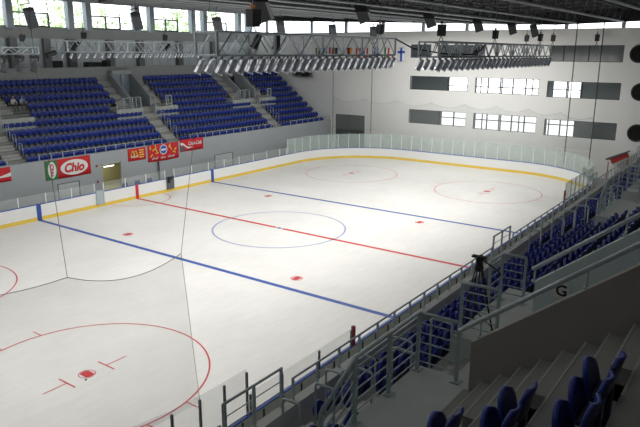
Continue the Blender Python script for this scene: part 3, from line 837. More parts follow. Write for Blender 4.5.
pl_ = bpy.data.lights.new('doorway_light', 'AREA'); pl_.energy = 20; pl_.size = 1.4; pl_.color = (1, .95, .75); po = bpy.data.objects.new('doorway_light', pl_); COL.objects.link(po); po.location = (1.2, 20.0, 2.5)

# ------------------------------------------------------------------ banners on the left parapet
YB = 17.875
BM = Matrix(((1, 0, 0, 0), (0, 0, -1, 0), (0, 1, 0, 0), (0, 0, 0, 1)))   # text x->x, y->z, normal -> -y
def banner(x0, x1, z0, z1, label, m, sag=0):
    t = empty('banner', ((x0+x1)/2, YB, (z0+z1)/2)); w = (x1-x0)/2; h = (z1-z0)/2
    def f(q):
        q.grid(lambda u, v: ((2*u-1)*w, .012*math.sin(u*9), (2*v-1)*h-sag*(1-v)*math.sin(u*PI)), 12, 4)
    sub(f, 'cloth', m, t, True); t.children[-1].modifiers.new('thick', 'SOLIDIFY').thickness = .012
    tag(t, label, 'banner'); return t, w, h
def ellipse(t, cx, cz, a, c, m, name, d=.03, n=40):
    return sub(lambda q: q.prism([(cx+a*math.cos(2*PI*k/n), cz+c*math.sin(2*PI*k/n)) for k in range(n)], 'y', -d, -d+.008), name, m, t)
def at(x, z, d=.045): return Matrix.Translation((x, -d, z)) @ BM
t, w, h = banner(-6.0, -2.05, 2.05, 3.56, 'red and green banner with the word in a white oval', M['red'])
sub(lambda q: q.box((-w+.02, -.022, -h+.02), (-w+1.02, -.014, h-.02)), 'side_panel', M['green'], t)
ellipse(t, .5, 0, 1.2, .60, M['white'], 'oval'); ellipse(t, -w+.56, 0, .34, .64, M['white'], 'oval')
text_mesh('Chio', 'lettering', M['red'], [q for q in t.children if q.name.startswith('oval')][0], at(.5, .0), .95, 1.72, .035, .25)
text_mesh('Chio', 'lettering', M['red'], [q for q in t.children if q.name.startswith('oval')][1], at(-w+.56, 0) @ Matrix.Rotation(-PI/2, 4, 'Z'), .40, .95, .012, .1)
t, w, h = banner(1.62, 3.52, 2.5, 3.56, 'small red banner with golden arches and yellow lettering', M['red'])
def arches(q):
    for cx in (-.48, -.16):
        pts = [(cx+.16*math.cos(a), -.03, -.30+.60*math.sin(a)) for a in [PI*k/12 for k in range(13)]]
        q.tube(pts, .045, 6)
sub(arches, 'arches', M['ivory'], t, True)
for k in range(4): sub(lambda q: q.box((.22, -.03, .28-.2*k), (.72-.04*(k % 2), -.022, .38-.2*k)), 'text_line', M['ivory'], t)
text_mesh("McDonald's", 'lettering', M['white'], t, at(-.28, -.16), .2, .82, .012)
t, w, h = banner(3.72, 7.28, 2.15, 3.62, 'wide red banner with yellow shapes around a blue and white disc', M['red'], .05)
ellipse(t, -.02, .22, .44, .44, M['white'], 'disc'); e_ = [q for q in t.children if q.name.startswith('disc')][0]; ellipse(e_, -.02, .22, .37, .37, M['flag_blue'], 'inner_disc', .036)
sub(lambda q: q.box((-.3, -.05, .13), (.26, -.04, .29)), 'disc_band', M['white'], e_)
rnd = random.Random(3)
for k in range(16):
    a = rnd.uniform(-1.6, 1.6); zz = rnd.uniform(-.2, .6)
    if abs(a) < .55: continue
    ro = Matrix.Translation((a, -.03, zz)) @ Matrix.Rotation(rnd.uniform(0, 3), 4, 'Y')
    sub(lambda q: q.obox(ro, (.34, .01, .10)), 'confetti', M['ivory'], t)
for xa, n in ((-1.35, 5), (-.35, 4), (.45, 6)):      # three blurred words, drawn as unreadable strokes
    def strokes(q):
        for k in range(n): q.box((xa+.15*k, -.03, -.60+.03*(k % 3)), (xa+.15*k+.045, -.022, -.42+.04*((k*2) % 3)))
        q.box((xa, -.03, -.53), (xa+.15*n-.1, -.022, -.49))
    sub(strokes, 'word', M['white'], t)
t, w, h = banner(7.48, 10.4, 2.6, 3.72, 'red banner with white script and a white wave, beside the patterned banner', M['red'])
text_mesh('Coca-Cola', 'lettering', M['white'], t, at(.35, .15), .5, 1.7, .006, .45)
def wave(q):
    n = 14
    top = [(-w+.02+1.6*k/n, .28-.62*(k/n)+.08*math.sin(k*.6)) for k in range(n+1)]
    bot = [(-w+.02+1.6*k/n, .02-.40*(k/n)+.10*math.sin(k*.6)) for k in range(n+1)]
    for k in range(n): q.prism([top[k], bot[k], bot[k+1], top[k+1]], 'y', -.03, -.022)
sub(wave, 'wave', M['white'], t)
sub(lambda q: q.prism([(-w, -h+.05), (-w+.75, -h+.18), (-w, .12)], 'y', -.034, -.03), 'corner_patch', M['grey_box'], t)
t, w, h = banner(-11.2, -8.65, 2.5, 3.54, 'red banner with a pale stripe at the left edge of the photo', M['red'])
sub(lambda q: q.prism([(w-.9, -.1), (w, .12), (w, -.16), (w-.9, -.2)], 'y', -.03, -.02), 'stripe', M['white'], t)

# ------------------------------------------------------------------ flags and fittings on the far wall
FL = [(19.9, 1.0, ['orange', 'white', 'green']), (18.7, 1.0, ['flag_blue', 'white', 'flag_blue', 'white']), (17.9, 1.0, ['red', 'white', 'red']), (17.1, .9, ['green', 'navy', 'white']),
      (15.3, 1.0, ['black', 'red', 'ivory']), (14.1, 1.05, ['red', 'white', 'red']), (13.1, 1.05, ['flag_blue', 'white', 'red']), (11.7, 1.0, ['flag_blue', 'ivory', 'flag_blue']), (10.3, 1.1, ['green', 'white', 'red'])]
for y, hh, cols in FL:
    t = empty('hanging_flag', (XF-.12, y, 12.1)); n = len(cols); wd = .66
    for k, c in enumerate(cols):
        sub(lambda q: q.grid(lambda u, v: (.03*math.sin(7*u+3*v+k), wd/2-wd*(k+u)/n, -hh*v), 3, 5), 'stripe', M[c], t, True)
        t.children[-1].modifiers.new('thick', 'SOLIDIFY').thickness = .01
    sub(lambda q: q.tube([(0, wd/2+.03, .02), (0, -wd/2-.03, .02)], .015, 6), 'pole', M['steel'], t)
    tag(t, 'flag of %s bands hanging on the far wall behind the truss' % ', '.join({'flag_blue': 'blue', 'navy': 'dark blue', 'ivory': 'yellow'}.get(c, c) for c in cols), 'flag', 'flags on the far wall')
t = empty('hanging_flag', (XF-.12, 8.45, 12.15))
sub(lambda q: q.grid(lambda u, v: (.02*math.sin(6*u), .45-.9*u, -1.5*v), 4, 5), 'cloth', M['white'], t, True); t.children[-1].modifiers.new('thick', 'SOLIDIFY').thickness = .01
sub(lambda q: [q.box((-.045, -.13, -1.5), (-.03, .13, 0)), q.box((-.045, -.45, -.62), (-.03, .45, -.36))], 'cross', M['flag_blue'], t)
tag(t, 'white flag with a blue cross hanging alone at the right of the flags', 'flag')
for n, (y, z) in enumerate(((-15.6, 11.6), (-16.1, 8.26), (-16.2, 4.56))):
    t = empty('air_outlet', (XF, y, z)); mt = Matrix.Translation((-.0, 0, 0)) @ Matrix.Rotation(-PI/2, 4, 'Y')
    sub(lambda q: q.lathe([(.80, 0), (.80, .12), (.70, .12), (.66, .06)], mt, 32), 'rim', M['frame_dark'], t)
    sub(lambda q: q.lathe([(.66, .065), (.3, .07), (.05, .075)], mt, 32), 'opening', M['hole'], t)
    tag(t, 'round black air outlet on the far wall at the right edge, %s' % ['topmost', 'middle', 'lowest'][n], 'vent', 'round outlets on the far wall')
t = empty('wall_rack', (XF-.4, 22.0, 8.7))
sub(lambda q: [q.box((-.3, -1.3, -.05), (.4, 1.3, .05)), q.box((-.3, -1.3, .65), (.4, 1.3, .7))]+[q.box((-.3, yy-.03, 0), (-.24, yy+.03, .7)) for yy in (-1.3, -.6, 0, .6, 1.3)], 'frame', M['grey_box'], t)
for k in range(4): sub(lambda q: q.lathe([(.2, -.25), (.2, .25)], Matrix.Translation((0, -1+.62*k, .3)) @ Matrix.Rotation(PI/2, 4, 'Y'), 10), 'projector', M['black'], t)
tag(t, 'dark rack of equipment fixed high on the far wall beyond the stand', 'rack')
# red canopy by the far corner
t = empty('canopy_booth', (30.9, -15.1, 0)); t.scale = (1, .66, .97)
sub(lambda q: q.prism([(1.45, 2.22), (-1.15, 3.05), (-1.5, 2.62), (.75, 1.72)], 'x', -.35, -.3), 'front_sheet', M['red_dull'], t)
sub(lambda q: q.prism([(1.5, 2.22), (-1.2, 3.1), (-1.25, 2.98), (1.45, 2.10)], 'x', -.45, .6), 'roof_edge', M['grey_box'], t)
sub(lambda q: q.prism([(1.3, 2.12), (.75, 1.7), (.55, 1.7), (.9, 2.2)], 'x', -.38, .5), 'side_panel', M['white'], t)
for y, zz in ((1.15, 2.12), (-1.3, 2.7)): sub(lambda q: q.box((-.2, y-.05, 0), (-.12, y+.05, zz)), 'leg', M['red_dull'], t)
tag(t, 'slanted red canopy with black edge on red legs in the far corner', 'canopy')
t = empty('goal_light_box', (27.75, -13.05, 0)); sub(lambda q: q.box((-.2, -.2, 1.2), (.2, .2, 1.6)), 'box', M['brown_box'], t); sub(lambda q: q.box((-.04, -.04, 0), (.04, .04, 1.2)), 'pole', M['grey_box'], t); tag(t, 'small brown box on a pole behind the far right corner glass', 'box')
b = MB()
# ------------------------------------------------------------------ safety nets and their ropes
def rope(name, pts, r, label, m, grp=None):
    b = MB(); b.tube(pts, r, 5); o = b.build(name, m, None, True, loc=pts[0]); tag(o, label, 'rope', grp); return o
def net(name, P, zb, m, label, sag, slant=0):
    """vertical net hung from points P (x,y,z); sag between them; lower edge at zb"""
    b = MB(); T = []
    for a, c in zip(P, P[1:]):
        a = Vector(a); c = Vector(c); n = 14
        for k in range(n): f = k/n; p = a.lerp(c, f); p.z -= sag*4*f*(1-f); T.append(p)
    T.append(Vector(P[-1]))
    bot = [Vector((p.x+(slant*max(0, 1-i/14)), p.y, zb)) for i, p in enumerate(T)]
    mid = []
    vs = []; n = len(T); NV = 5
    for j in range(NV+1):
        for i in range(n): vs.append(T[i].lerp(bot[i], j/NV))
    fs = [(j*n+i, j*n+i+1, (j+1)*n+i+1, (j+1)*n+i) for j in range(NV) for i in range(n-1)]
    b.add(vs, fs)
    t = empty(name, P[0]); o0 = Vector(P[0])
    bb = MB(); bb.add([Vector(v)-o0 for v in b.v], b.f); bb.build('mesh', m, t, True)
    sub(lambda q: q.tube([p-o0 for p in T], .008 if zb < 2.7 else .016, 5), 'edge_cord', M['cord'], t, True)
    e = [T[0]-o0, bot[0]-o0]
    sub(lambda q: q.tube(e, .006, 5), 'side_cord', M['cord'], t, True)
    tag(t, label, 'net'); return t
net('safety_net', [(-22.15, -15.15, 6.9), (-25.05, -14.9, 7.08), (-28.3, -12.2, 7.1)], 2.65, M['net'], 'fine grey safety net hanging above the near corner glass', .32, .38)
rope('net_rope', [(-22.15, -15.15, 6.9), (-20.72, -14.6, 11.1), (-19.6, -14.2, zr(-14)-.05)], .006, 'thin rope holding the right end of the near net', M['cord'])
rope('net_rope', [(-25.05, -14.9, 7.08), (-24.92, -14.4, 10.0), (-24.75, -13.9, zr(-14)-.05)], .006, 'thin rope holding the net at the left of the photo', M['cord'])
net('safety_net', [(30.9, 16.9, 6.45), (30.9, 12.4, 6.4), (30.9, 8.2, 6.4), (30.9, 4.0, 6.38), (30.9, .2, 6.4), (30.9, -3.2, 6.4), (30.9, -6.5, 6.28), (30.9, -9.6, 6.15), (30.9, -12.6, 5.9)], 2.75, M['net_far'], 'scalloped safety net hanging in front of the far white wall', .42)
for y, nm in ((16.95, 'leftmost, by the stand end'), (11.6, 'second, right of the dark gate'), (-10.3, 'third, crossing the right windows'), (-12.6, 'rightmost, beside the right windows')):
    rope('net_rope', [(30.95, y, BH), (30.95, y, zr(y)+.3)], .05 if y < 0 else .035, 'dark vertical net rope before the far wall, %s' % nm, M['cord_dark'], 'net ropes at the far wall')

# ------------------------------------------------------------------ lighting trusses
def truss(label, x0, x1, yf, wd, z0, z1, secs, m, r=.05):
    t = empty('lighting_truss', (x0, yf, z0)); L = x1-x0; H = z1-z0
    for yy in (0, wd):
        for zz in (0, H): sub(lambda q: q.tube([(0, yy, zz), (L, yy, zz)], r, 6), 'chord', m, t, True)
    dx = L/secs
    for k in range(secs+1):
        def fr(q):
            for yy in (0, wd): q.box((dx*k-.05*r/.05, yy-.04, 0), (dx*k+.05*r/.05, yy+.04, H))
            for zz in (0, H): q.box((dx*k-.03, 0, zz-.03), (dx*k+.03, wd, zz+.03))
        sub(fr, 'frame', m, t)
    def br(q):
        for k in range(secs):
            n = 4; d = dx/n
            for j in range(n):
                xa = dx*k+d*j; xb = xa+d
                for yy in (0, wd):
                    za, zb = (0, H) if j % 2 == 0 else (H, 0)
                    q.tube([(xa, yy, za), (xb, yy, zb)], r*.7, 4, None, False)
                q.tube([(xa, 0, 0 if j % 2 else H), (xb, wd, 0 if j % 2 else H)], r*.4, 4, None, False)
    sub(br, 'brace', m, t)
    tag(t, label, 'lighting truss'); return t
def lamp_proto(scale, dark=False):
    """hanging can lamp, origin at the clamp; tilts about its yoke"""
    t = empty('stage_lamp'); s = scale; mc = M['lamp_dark'] if dark else M['lamp_can']
    sub(lambda q: [q.box((-.04*s, -.04*s, -.10*s), (.04*s, .04*s, .04*s)), q.tube([(-.19*s, 0, -.42*s), (-.19*s, 0, -.12*s), (.19*s, 0, -.12*s), (.19*s, 0, -.42*s)], .018*s, 4)], 'yoke', M['grey_box'], t)
    mt = Matrix.Translation((0, 0, -.40*s)) @ Matrix.Rotation(math.radians(20), 4, 'X') @ Matrix.Rotation(math.radians(18), 4, 'Y')
    sub(lambda q: q.lathe([(.05*s, .34*s), (.12*s, .30*s), (.15*s, .16*s), (.165*s, -.05*s), (.17*s, -.34*s), (.19*s, -.36*s), (.19*s, -.42*s), (.15*s, -.42*s), (.14*s, -.2*s)], mt, 12), 'can', mc, t, True)
    sub(lambda q: q.lathe([(.155*s, -.40*s), (.155*s, -.385*s)], mt, 12), 'lens', M['lens'], t.children[-1])
    return t
T1 = dict(x0=-13.45, x1=.95, yf=-8, wd=1.2, z0=11.5, z1=12.42)
T3 = dict(x0=.4, x1=21.0, yf=-11, wd=1.2, z0=11.40, z1=12.22)
T2 = dict(x0=-7.0, x1=4.9, yf=12, wd=1.0, z0=11.58, z1=12.28)
T4 = dict(x0=-22.0, x1=-11.45, yf=8, wd=.6, z0=11.46, z1=11.82)
truss('large silver box truss with floodlights at the centre top of the photo', secs=4, m=M['alu'], r=.055, **T1)
truss('silver box truss with floodlights in front of the far white wall', secs=7, m=M['alu'], r=.055, **T3)
truss('smaller silver truss with lamps above the left stand', secs=5, m=M['alu'], r=.04, **T2)
truss('slim silver truss with dark moving lamps at the left edge', secs=5, m=M['alu'], r=.025, **T4)
def lamps(T, rows, n, scale, label, grp, dark=False, jit=.05):
    P = lamp_proto(scale, dark); first = True
    for row, yy in rows:
        for k in range(n):
            o = P if first else copy_tree(P); first = False
            x = T['x0']+.25+(T['x1']-T['x0']-.5)*k/(n-1)
            o.location = (x, yy, T['z0']-.05); o.rotation_euler = (random.uniform(-jit, jit), 0, random.uniform(-jit, jit)*2)
            tag(o, label % row, 'floodlight', grp)
lamps(T1, (('front', -8), ('back', -6.8)), 24, .88, 'silver can floodlight in the %s row under the large centre truss', 'floodlights of the centre truss')
lamps(T3, (('front', -11), ('back', -9.8)), 26, .88, 'silver can floodlight in the %s row under the truss before the far wall', 'floodlights of the far truss')
lamps(T2, (('front', 12), ('back', 13.0)), 20, .45, 'small can floodlight in the %s row under the smaller truss above the left stand', 'floodlights of the left truss')
# moving heads on the slim truss
mh = empty('moving_head_lamp')
sub(lambda q: q.box((-.2, -.16, -.2), (.2, .16, -.02)), 'base', M['black'], mh)
sub(lambda q: q.tube([(-.235, 0, -.62), (-.235, 0, -.14), (.235, 0, -.14), (.235, 0, -.62)], .05, 6), 'yoke', M['lamp_dark'], mh)
sub(lambda q: q.lathe([(.10, .26), (.17, .18), (.20, -.05), (.17, -.3), (.18, -.36), (.12, -.36)], Matrix.Translation((0, 0, -.58)) @ Matrix.Rotation(.35, 4, 'X') @ Matrix.Rotation(.25, 4, 'Y'), 12), 'head', M['lamp_dark'], mh, True)
for k, x in enumerate((-11.75, -12.6, -13.5, -14.4)):
    o = mh if k == 0 else copy_tree(mh); o.location = (x, 8.0, 11.42); o.rotation_euler = (0, 0, .5*k)
    tag(o, 'black moving-head lamp under the slim left truss, %s from its end' % ['first', 'second', 'third', 'fourth'][k], 'stage lamp', 'moving heads on the slim truss')
# a spotlight at the left end of the smaller truss
def spot(loc, rot, label):
    t = empty('spotlight', loc); sub(lambda q: q.lathe([(.08, .36), (.15, .3), (.17, -.2), (.21, -.34), (.16, -.34)], Matrix.Rotation(rot[0], 4, 'X') @ Matrix.Rotation(rot[1], 4, 'Y'), 12), 'can', M['black'], t, True)
    sub(lambda q: q.tube([(-.22, 0, 0), (-.22, 0, .4), (.22, 0, .4), (.22, 0, 0)], .02, 5), 'yoke', M['grey_box'], t)
    tag(t, label, 'spotlight')
spot((-8.2, 12, 11.45), (.4, 1.2), 'black spotlight left of the smaller truss')
spot((-6.1, 12.5, 12.0), (.5, .5), 'black spotlight inside the left end of the smaller truss')
spot((1.9, 12.5, 11.9), (.4, .6), 'black spotlight inside the right part of the smaller truss')
spot((-10.4, -7.4, 12.1), (.3, .3), 'black spotlight inside the left bay of the large truss')
spot((-9.0, -7.4, 12.1), (.4, -.3), 'black spotlight in the second bay of the large truss')
spot((7.4, -10.4, 11.75), (.5, .9), 'black spotlight inside the left end of the truss before the far wall')
def hoist(loc, label, s=1.0, top=None):
    t = empty('chain_hoist', loc); zt = (top or zr(loc[1])+.2)-loc[2]
    sub(lambda q: [q.box((-.16*s, -.13*s, -.05), (.16*s, .13*s, .45*s)), q.lathe([(.11*s, .05), (.14*s, .45*s)], Matrix.Translation((.2*s, 0, 0)), 10)], 'motor', M['black'], t)
    sub(lambda q: q.tube([(0, 0, .45*s), (0, 0, zt)], .02, 5), 'chain', M['grey_box'], t)
    sub(lambda q: [q.tube([(0, 0, 0), (d*.62*s, 0, -.75*s)], .025, 5) for d in (-1, 1)], 'sling', M['sling'], t)
    sub(lambda q: q.box((-.06*s, -.05*s, .47*s), (.06*s, .05*s, .58*s)), 'hook_block', M['orange'], t)
    tag(t, label, 'hoist')
hoist((-10.6, -7.4, 12.75), 'black chain hoist above the left part of the large truss', 1.5)
hoist((.2, -7.4, 12.7), 'black chain hoist above the right end of the large truss', 1.1)
hoist((1.9, -10.4, 12.6), 'black chain hoist above the left end of the far truss', 1.3)
hoist((10.2, -10.4, 12.6), 'black chain hoist above the middle of the far truss', 1.1)
hoist((19.9, -10.4, 12.6), 'black chain hoist above the right end of the far truss', 1.1)
hoist((-5.4, 12.5, 12.5), 'black chain hoist above the left part of the smaller truss', .8)
hoist((1.7, 12.5, 12.5), 'black chain hoist above the right part of the smaller truss', .8)
hoist((-12.2, 8.3, 12.2), 'black chain hoist above the slim left truss', .7)
for n, (y, x) in enumerate(((-5.8, 30.6), (-8.3, 30.6), (-12.2, 30.6))):
    hoist((x, y, 12.75), 'black chain hoist near the far wall, %s' % ['left of the row', 'middle of the row', 'right of the row by the top right window'][n], 1.2)
rope('power_cable', [(.95, -8, 12.4), (1.4, -8.2, 12.2), (2.1, -8.6, 11.85), (3.2, -10.3, 11.55), (4.4, -11.3, 11.55), (5.6, -11.3, 11.8), (6.3, -11.25, 12.1)], .045, 'thick black cable drooping between the two trusses', M['black'])
# loudspeakers under the roof
def speaker_proto(m, w, d, h):
    t = empty('loudspeaker')
    def f(q):
        pr = [(-w/2, -d/2), (w/2, -d/2), (w*.36, d/2), (-w*.36, d/2)]; q.prism(pr, 'z', -h/2, h/2)
    cb = sub(f, 'cabinet', m, t); sub(lambda q: q.box((-w*.44, -d/2-.015, -h*.46), (w*.44, -d/2-.002, h*.46)), 'grille', M['black'] if m is not M['grey_box'] else M['lamp_dark'], cb)
    sub(lambda q: [q.box((-w/2-.03, -.03, -.05), (-w/2, .03, h/2+.25)), q.box((w/2, -.03, -.05), (w/2+.03, .03, h/2+.25)), q.box((-w/2-.03, -.03, h/2+.22), (w/2+.03, .03, h/2+.27))], 'bracket', M['black'], t)
    return t
SP = speaker_proto(M['black'], .72, .62, 1.15); first = True
for k, (x, y, z) in enumerate(((-17.0, -6, 14.0), (-8.3, -6, 13.6), (.6, -6, 13.88), (9.3, -6, 13.9), (17.9, -6, 13.85), (24.6, -6.4, 13.8), (30.2, -6.6, 13.7))):
    o = SP if first else copy_tree(SP); first = False; o.location = (x, y, z); o.rotation_euler = (.32, .12, math.radians(200))
    tag(o, 'black loudspeaker hanging under the roof, %s from the left of the black row' % ['first', 'second', 'third', 'fourth', 'fifth', 'sixth', 'seventh'][k], 'loudspeaker', 'black loudspeakers under the roof')
SG = speaker_proto(M['grey_box'], .62, .55, 1.15); first = True
for k, (x, y, z) in enumerate(((-10.55, 10, 13.5), (-2.9, 10, 13.62), (4.85, 10, 13.64), (12.6, 10, 13.7), (20.6, 10, 13.62), (28.3, 10, 13.7))):
    o = SG if first else copy_tree(SG); first = False; o.location = (x, y, z); o.rotation_euler = (.15, -.22, math.radians(-25))
    tag(o, 'grey loudspeaker hanging before the clerestory windows, %s from the left' % ['first', 'second', 'third', 'fourth', 'fifth', 'sixth'][k], 'loudspeaker', 'grey loudspeakers before the windows')
    rope('suspension_rod', [(x, y, z+.8), (x, y, zr(y)+.3)], .02, 'thin rod carrying the %s grey loudspeaker' % ['first', 'second', 'third', 'fourth', 'fifth', 'sixth'][k], M['grey_box'], 'rods of the grey loudspeakers')

# ------------------------------------------------------------------ tripod with video camera on the landing
t = empty('camera_tripod', (-21.4, -22.38, tz(-1, 5)+.4)); hh = 1.16
for k in range(3):
    a = 2*PI*k/3-PI/2; fx, fy = .34*math.cos(a), .34*math.sin(a)
    def leg(q):
        q.tube([(fx, fy, 0), (fx*.55, fy*.55, hh*.5)], .017, 6)
        for d in (-.03, .03):
            ox, oy = -math.sin(a)*d, math.cos(a)*d; q.tube([(fx*.6+ox, fy*.6+oy, hh*.45), (.05*math.cos(a)+ox, .05*math.sin(a)+oy, hh)], .013, 6)
    lg = sub(leg, 'leg', M['black'], t); sub(lambda q: q.lathe([(.035, 0), (.03, .03)], Matrix.Translation((fx, fy, 0)), 8), 'foot', M['black'], lg)
sub(lambda q: [q.tube([(0, 0, .3), (.31*math.cos(2*PI*k/3-PI/2), .31*math.sin(2*PI*k/3-PI/2), .08)], .012, 5) for k in range(3)], 'spreader', M['black'], t)
sub(lambda q: [q.lathe([(.07, hh-.05), (.09, hh), (.06, hh+.1), (.05, hh+.14)], Matrix.Identity(4), 12), q.box((-.055, -.05, hh+.12), (.055, .05, hh+.20))], 'head', M['black'], t)
sub(lambda q: q.tube([(0, -.05, hh+.18), (.0, -.36, hh+.02), (.0, -.42, hh-.05)], .014, 6), 'pan_handle', M['black'], t)
sub(lambda q: [q.box((-.05, -.12, hh+.20), (.05, .14, hh+.235)), q.box((-.11, .0, hh+.21), (.11, .03, hh+.23))], 'camera_plate', M['black'], t)
tag(t, 'black video tripod standing on the concrete landing behind the guard', 'tripod')

# ------------------------------------------------------------------ two people seated in the left stand
def person(loc, rz, shirt, label, lean=0.1, arms=0):
    """figure seated at loc (hip height), facing local -y"""
    t = empty('person', loc, (0, 0, rz))
    V = {'pelvis': (0, 0, .08), 'belly': (0, -.02, .26), 'chest': (0, -lean*.6, .46), 'neck': (0, -lean, .62), 'headb': (0, -lean-.02, .70), 'head': (0, -lean-.03, .82), 'crown': (0, -lean-.02, .91)}
    R = {'pelvis': .14, 'belly': .125, 'chest': .14, 'neck': .05, 'headb': .062, 'head': .088, 'crown': .06}
    E = [('pelvis', 'belly'), ('belly', 'chest'), ('chest', 'neck'), ('neck', 'headb'), ('headb', 'head'), ('head', 'crown')]
    for s, n in ((-1, 'l'), (1, 'r')):
        V.update({n+'sh': (s*.17, -lean*.8, .52), n+'el': (s*.22, -lean-.10, .28), n+'wr': (s*.10, -lean-.30, .20), n+'ha': (s*.06, -lean-.37, .19),
                  n+'hip': (s*.09, -.03, .05), n+'kn': (s*.13, -.44, .07), n+'an': (s*.13, -.46, -.36), n+'to': (s*.14, -.60, -.40)})
        R.update({n+'sh': .062, n+'el': .043, n+'wr': .03, n+'ha': .035, n+'hip': .09, n+'kn': .06, n+'an': .04, n+'to': .035})
        E += [('chest', n+'sh'), (n+'sh', n+'el'), (n+'el', n+'wr'), (n+'wr', n+'ha'), ('pelvis', n+'hip'), (n+'hip', n+'kn'), (n+'kn', n+'an'), (n+'an', n+'to')]
    keys = list(V); me = bpy.data.meshes.new('body'); me.from_pydata([V[k] for k in keys], [(keys.index(a), keys.index(c)) for a, c in E], []); me.update()
    o = bpy.data.objects.new('body', me); COL.objects.link(o); o.parent = t
    sk = o.modifiers.new('skin', 'SKIN')
    if not me.skin_vertices: 
        pass
    for k, sv in zip(keys, me.skin_vertices[0].data): sv.radius = (R[k], R[k]); sv.use_root = (k == 'pelvis')
    o.modifiers.new('sub', 'SUBSURF').levels = 1
    dg = bpy.context.evaluated_depsgraph_get(); dg.update(); nm = bpy.data.meshes.new_from_object(o.evaluated_get(dg))
    o.modifiers.clear(); o.data = nm; nm.materials.clear()
    for q in (M['skin'], shirt, M['trouser'], M['hair']): nm.materials.append(q)
    for p in nm.polygons:
        c = p.center; p.use_smooth = True
        if c.z > .60: p.material_index = 0
        elif c.y < -.27-lean*.5 and c.z > .13 and abs(c.x) < .17: p.material_index = 0
        elif c.z > .15: p.material_index = 1
        else: p.material_index = 2
    hy = -lean-.03
    def hair(q):
        q.grid(lambda u, v: (.098*math.cos(2*PI*u)*math.sin(.02+v*1.45), hy+.012+.108*math.sin(2*PI*u)*math.sin(.02+v*1.45)+(.03 if v > .7 and math.sin(2*PI*u) < 0 else 0), .835+.10*math.cos(v*1.45)), 16, 6)
    sub(hair, 'hair', M['hair'], t, True)
    for s in (-1, 1):
        sub(lambda q: q.lathe([(.004, -.006), (.012, 0), (.004, .006)], Matrix.Translation((s*.033, hy-.088, .835)) @ Matrix.Rotation(PI/2, 4, 'X'), 8), 'eye', M['black'], t)
    sub(lambda q: q.tube([(0, hy-.085, .83), (0, hy-.112, .795), (0, hy-.088, .785)], .011, 5), 'nose', M['skin'], t, True)
    sub(lambda q: q.box((-.025, hy-.092, .752), (.025, hy-.08, .760)), 'mouth', M['red_dull'], t)
    tag(t, label, 'person'); return t
zs = 6.475+.595+.0
pz = tz(1, 7)
person((-4.5, 24.2, pz), .1, M['shirt_white'], 'person in a pale top sitting on the steps among the left seats', .16)
person((-3.75, 24.2, pz), -.1, M['shirt_blue'], 'person in a light blue top leaning forward, seated right of the other', .26)

# ------------------------------------------------------------------ equipment on the concourse
for n, (x, w, h) in enumerate(((2.3, .55, 1.75), (6.0, 1.5, 1.6), (7.55, .45, 1.75))):
    t = empty('equipment_case', (x, 28.0, 9.0))
    sub(lambda q: q.box((-w/2, -.4, .12), (w/2, .4, h)), 'box', M['black'], t)
    sub(lambda q: [q.lathe([(.06, 0), (.06, .12)], Matrix.Translation((sx*(w/2-.1), sy*.3, 0)), 8) for sx in (-1, 1) for sy in (-1, 1)], 'castor', M['grey_box'], t)
    tag(t, 'black equipment case on the concourse behind the left stand, %s' % ['leftmost and small', 'wide one in the middle', 'narrow one at the right'][n], 'case')

# ------------------------------------------------------------------ trees outside the windows
def tree_proto(seed, h, r):
    rnd = random.Random(seed); t = empty('broadleaf_tree')
    sub(lambda q: [q.tube([(0, 0, 0), (.2, .1, h*.45), (0, 0, h*.8)], [.35, .28, .1], 8)]+[q.tube([(.1, .05, h*.4), (rnd.uniform(-r, r)*.6, rnd.uniform(-r, r)*.6, h*rnd.uniform(.6, .9))], [.14, .04], 5) for _ in range(6)], 'trunk', M['bark'], t, True)
    def lf(q):
        cl = [(rnd.uniform(-r, r)*.75, rnd.uniform(-r, r)*.75, h*rnd.uniform(.3, .95)) for _ in range(26)]
        for c in cl:
            cr = rnd.uniform(.8, 1.5)
            for _ in range(60):
                d = Vector((rnd.gauss(0, 1), rnd.gauss(0, 1), rnd.gauss(0, 1))).normalized()*cr*rnd.random()**.4
                p = Vector(c)+d; ax = Vector((rnd.uniform(-1, 1), rnd.uniform(-1, 1), rnd.uniform(-1, 1))).normalized(); u = ax.orthogonal().normalized(); w = ax.cross(u); s = rnd.uniform(.14, .3)
                q.add([p+u*s, p+w*s*.6, p-u*s, p-w*s*.6], [(0, 1, 2, 3)])
    sub(lf, 'foliage', M['leaf'], t); return t
tp = [tree_proto(1, 17, 4.2), tree_proto(2, 19, 4.6)]; used = [False, False]
spots = [(-9, 46, 0), (-2, 57, 1), (5, 45, 0), (12, 57, 1), (18, 46, 0), (25, 57, 1), (31, 46, 0), (43, 52, 1), (52, 64, 0), (-2, 38, 0), (12, 38, 0), (25, 38, 0)]
for k, (x, y, j) in enumerate(spots):
    o = copy_tree(tp[j]) if used[j] else tp[j]; used[j] = True; o.location = (x, y, 0); o.rotation_euler = (0, 0, k*1.3)
    tag(o, 'pale green leafy tree outside the windows above the left stand', 'tree', 'trees outside the left windows')
o = copy_tree(tp[0]); o.location = (58, -14, -3); tag(o, 'leafy tree glimpsed through the middle window of the far wall', 'tree')
b = MB(); b.box((-60, 31.4, -.6), (90, 90, -.1)); b.box((40.1, -60, -.6), (90, 31.3, -.1)); struct('floor_outside', b, M['concrete_pale'])

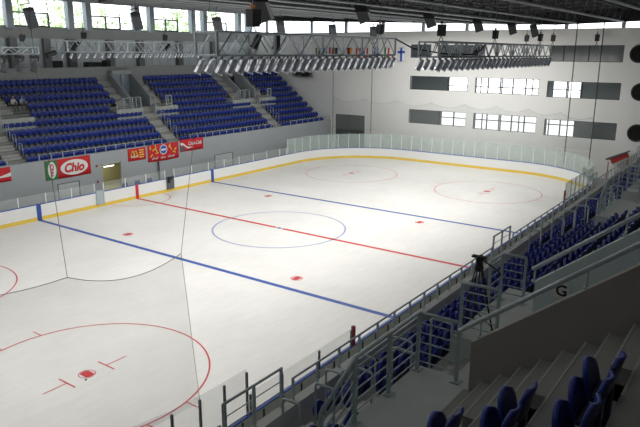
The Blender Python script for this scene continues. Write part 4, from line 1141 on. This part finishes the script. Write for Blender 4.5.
# ------------------------------------------------------------------ light
w = bpy.data.worlds.new('World'); sc.world = w; w.use_nodes = True
nt = w.node_tree; bg = nt.nodes['Background']
bg.inputs['Color'].default_value = (.93, .97, 1.0, 1); bg.inputs['Strength'].default_value = 3.4
def area(name, loc, aim, sx, sy, e, spread, col=(1, .965, .90)):
    l = bpy.data.lights.new(name, 'AREA'); l.shape = 'RECTANGLE'; l.size = sx; l.size_y = sy; l.energy = e; l.spread = math.radians(spread); l.color = col
    o = bpy.data.objects.new(name, l); COL.objects.link(o); o.location = loc
    o.rotation_euler = (Vector(aim)-Vector(loc)).to_track_quat('-Z', 'Y').to_euler(); return o
def lamp_rot(name, loc, rot, sx, sy, e, spread, col=(1, .985, .955)):
    o = area(name, loc, Vector(loc)+Vector((0, 0, -1)), sx, sy, e, spread, col); o.rotation_euler = [math.radians(q) for q in rot]; return o
lamp_rot('rink_lamps_centre', (-6.2, -6.9, 10.45), (14, 0, 0), 14, 1.6, 420, 140)
lamp_rot('rink_lamps_far', (10.4, -10.1, 10.4), (42, 0, 0), 20, 1.4, 1020, 140)
lamp_rot('far_wall_fill', (22.5, -4, 10.6), (0, -52, 0), 1.5, 16, 350, 150)  # added fill that brightens the far wall; no fitting hangs here
lamp_rot('rink_lamps_left', (-1.0, 12.7, 10.9), (-20, 0, 0), 11, 1.4, 120, 120)
lamp_rot('near_ice_fill', (-23.0, -7, 13.0), (0, 0, 0), 14, 8, 440, 120)  # unseen fill added to lift the ice at the near end
lamp_rot('hall_fill', (2, 1, 13.9), (0, 0, 0), 56, 18, 4250, 172)  # broad ambient fill added below the roof, without any fitting
lamp_rot('stand_fill', (-4, -22, 14.1), (0, 0, 0), 52, 5, 250, 165)  # invented overhead light, raises the brightness of the near stand
lamp_rot('concourse_fill', (6, 28.3, 14.6), (38, 0, 0), 50, .6, 130, 150)  # fill added to lighten the concourse wall and its partitions

vs = sc.view_settings; vs.view_transform = 'Standard'; vs.look = 'None'; vs.gamma = 1; vs.exposure = 0; vs.use_curve_mapping = False
sc.cycles.max_bounces = 8; sc.cycles.diffuse_bounces = 4; sc.cycles.transparent_max_bounces = 24
sc.cycles.use_denoising = True; sc.cycles.sample_clamp_indirect = 6
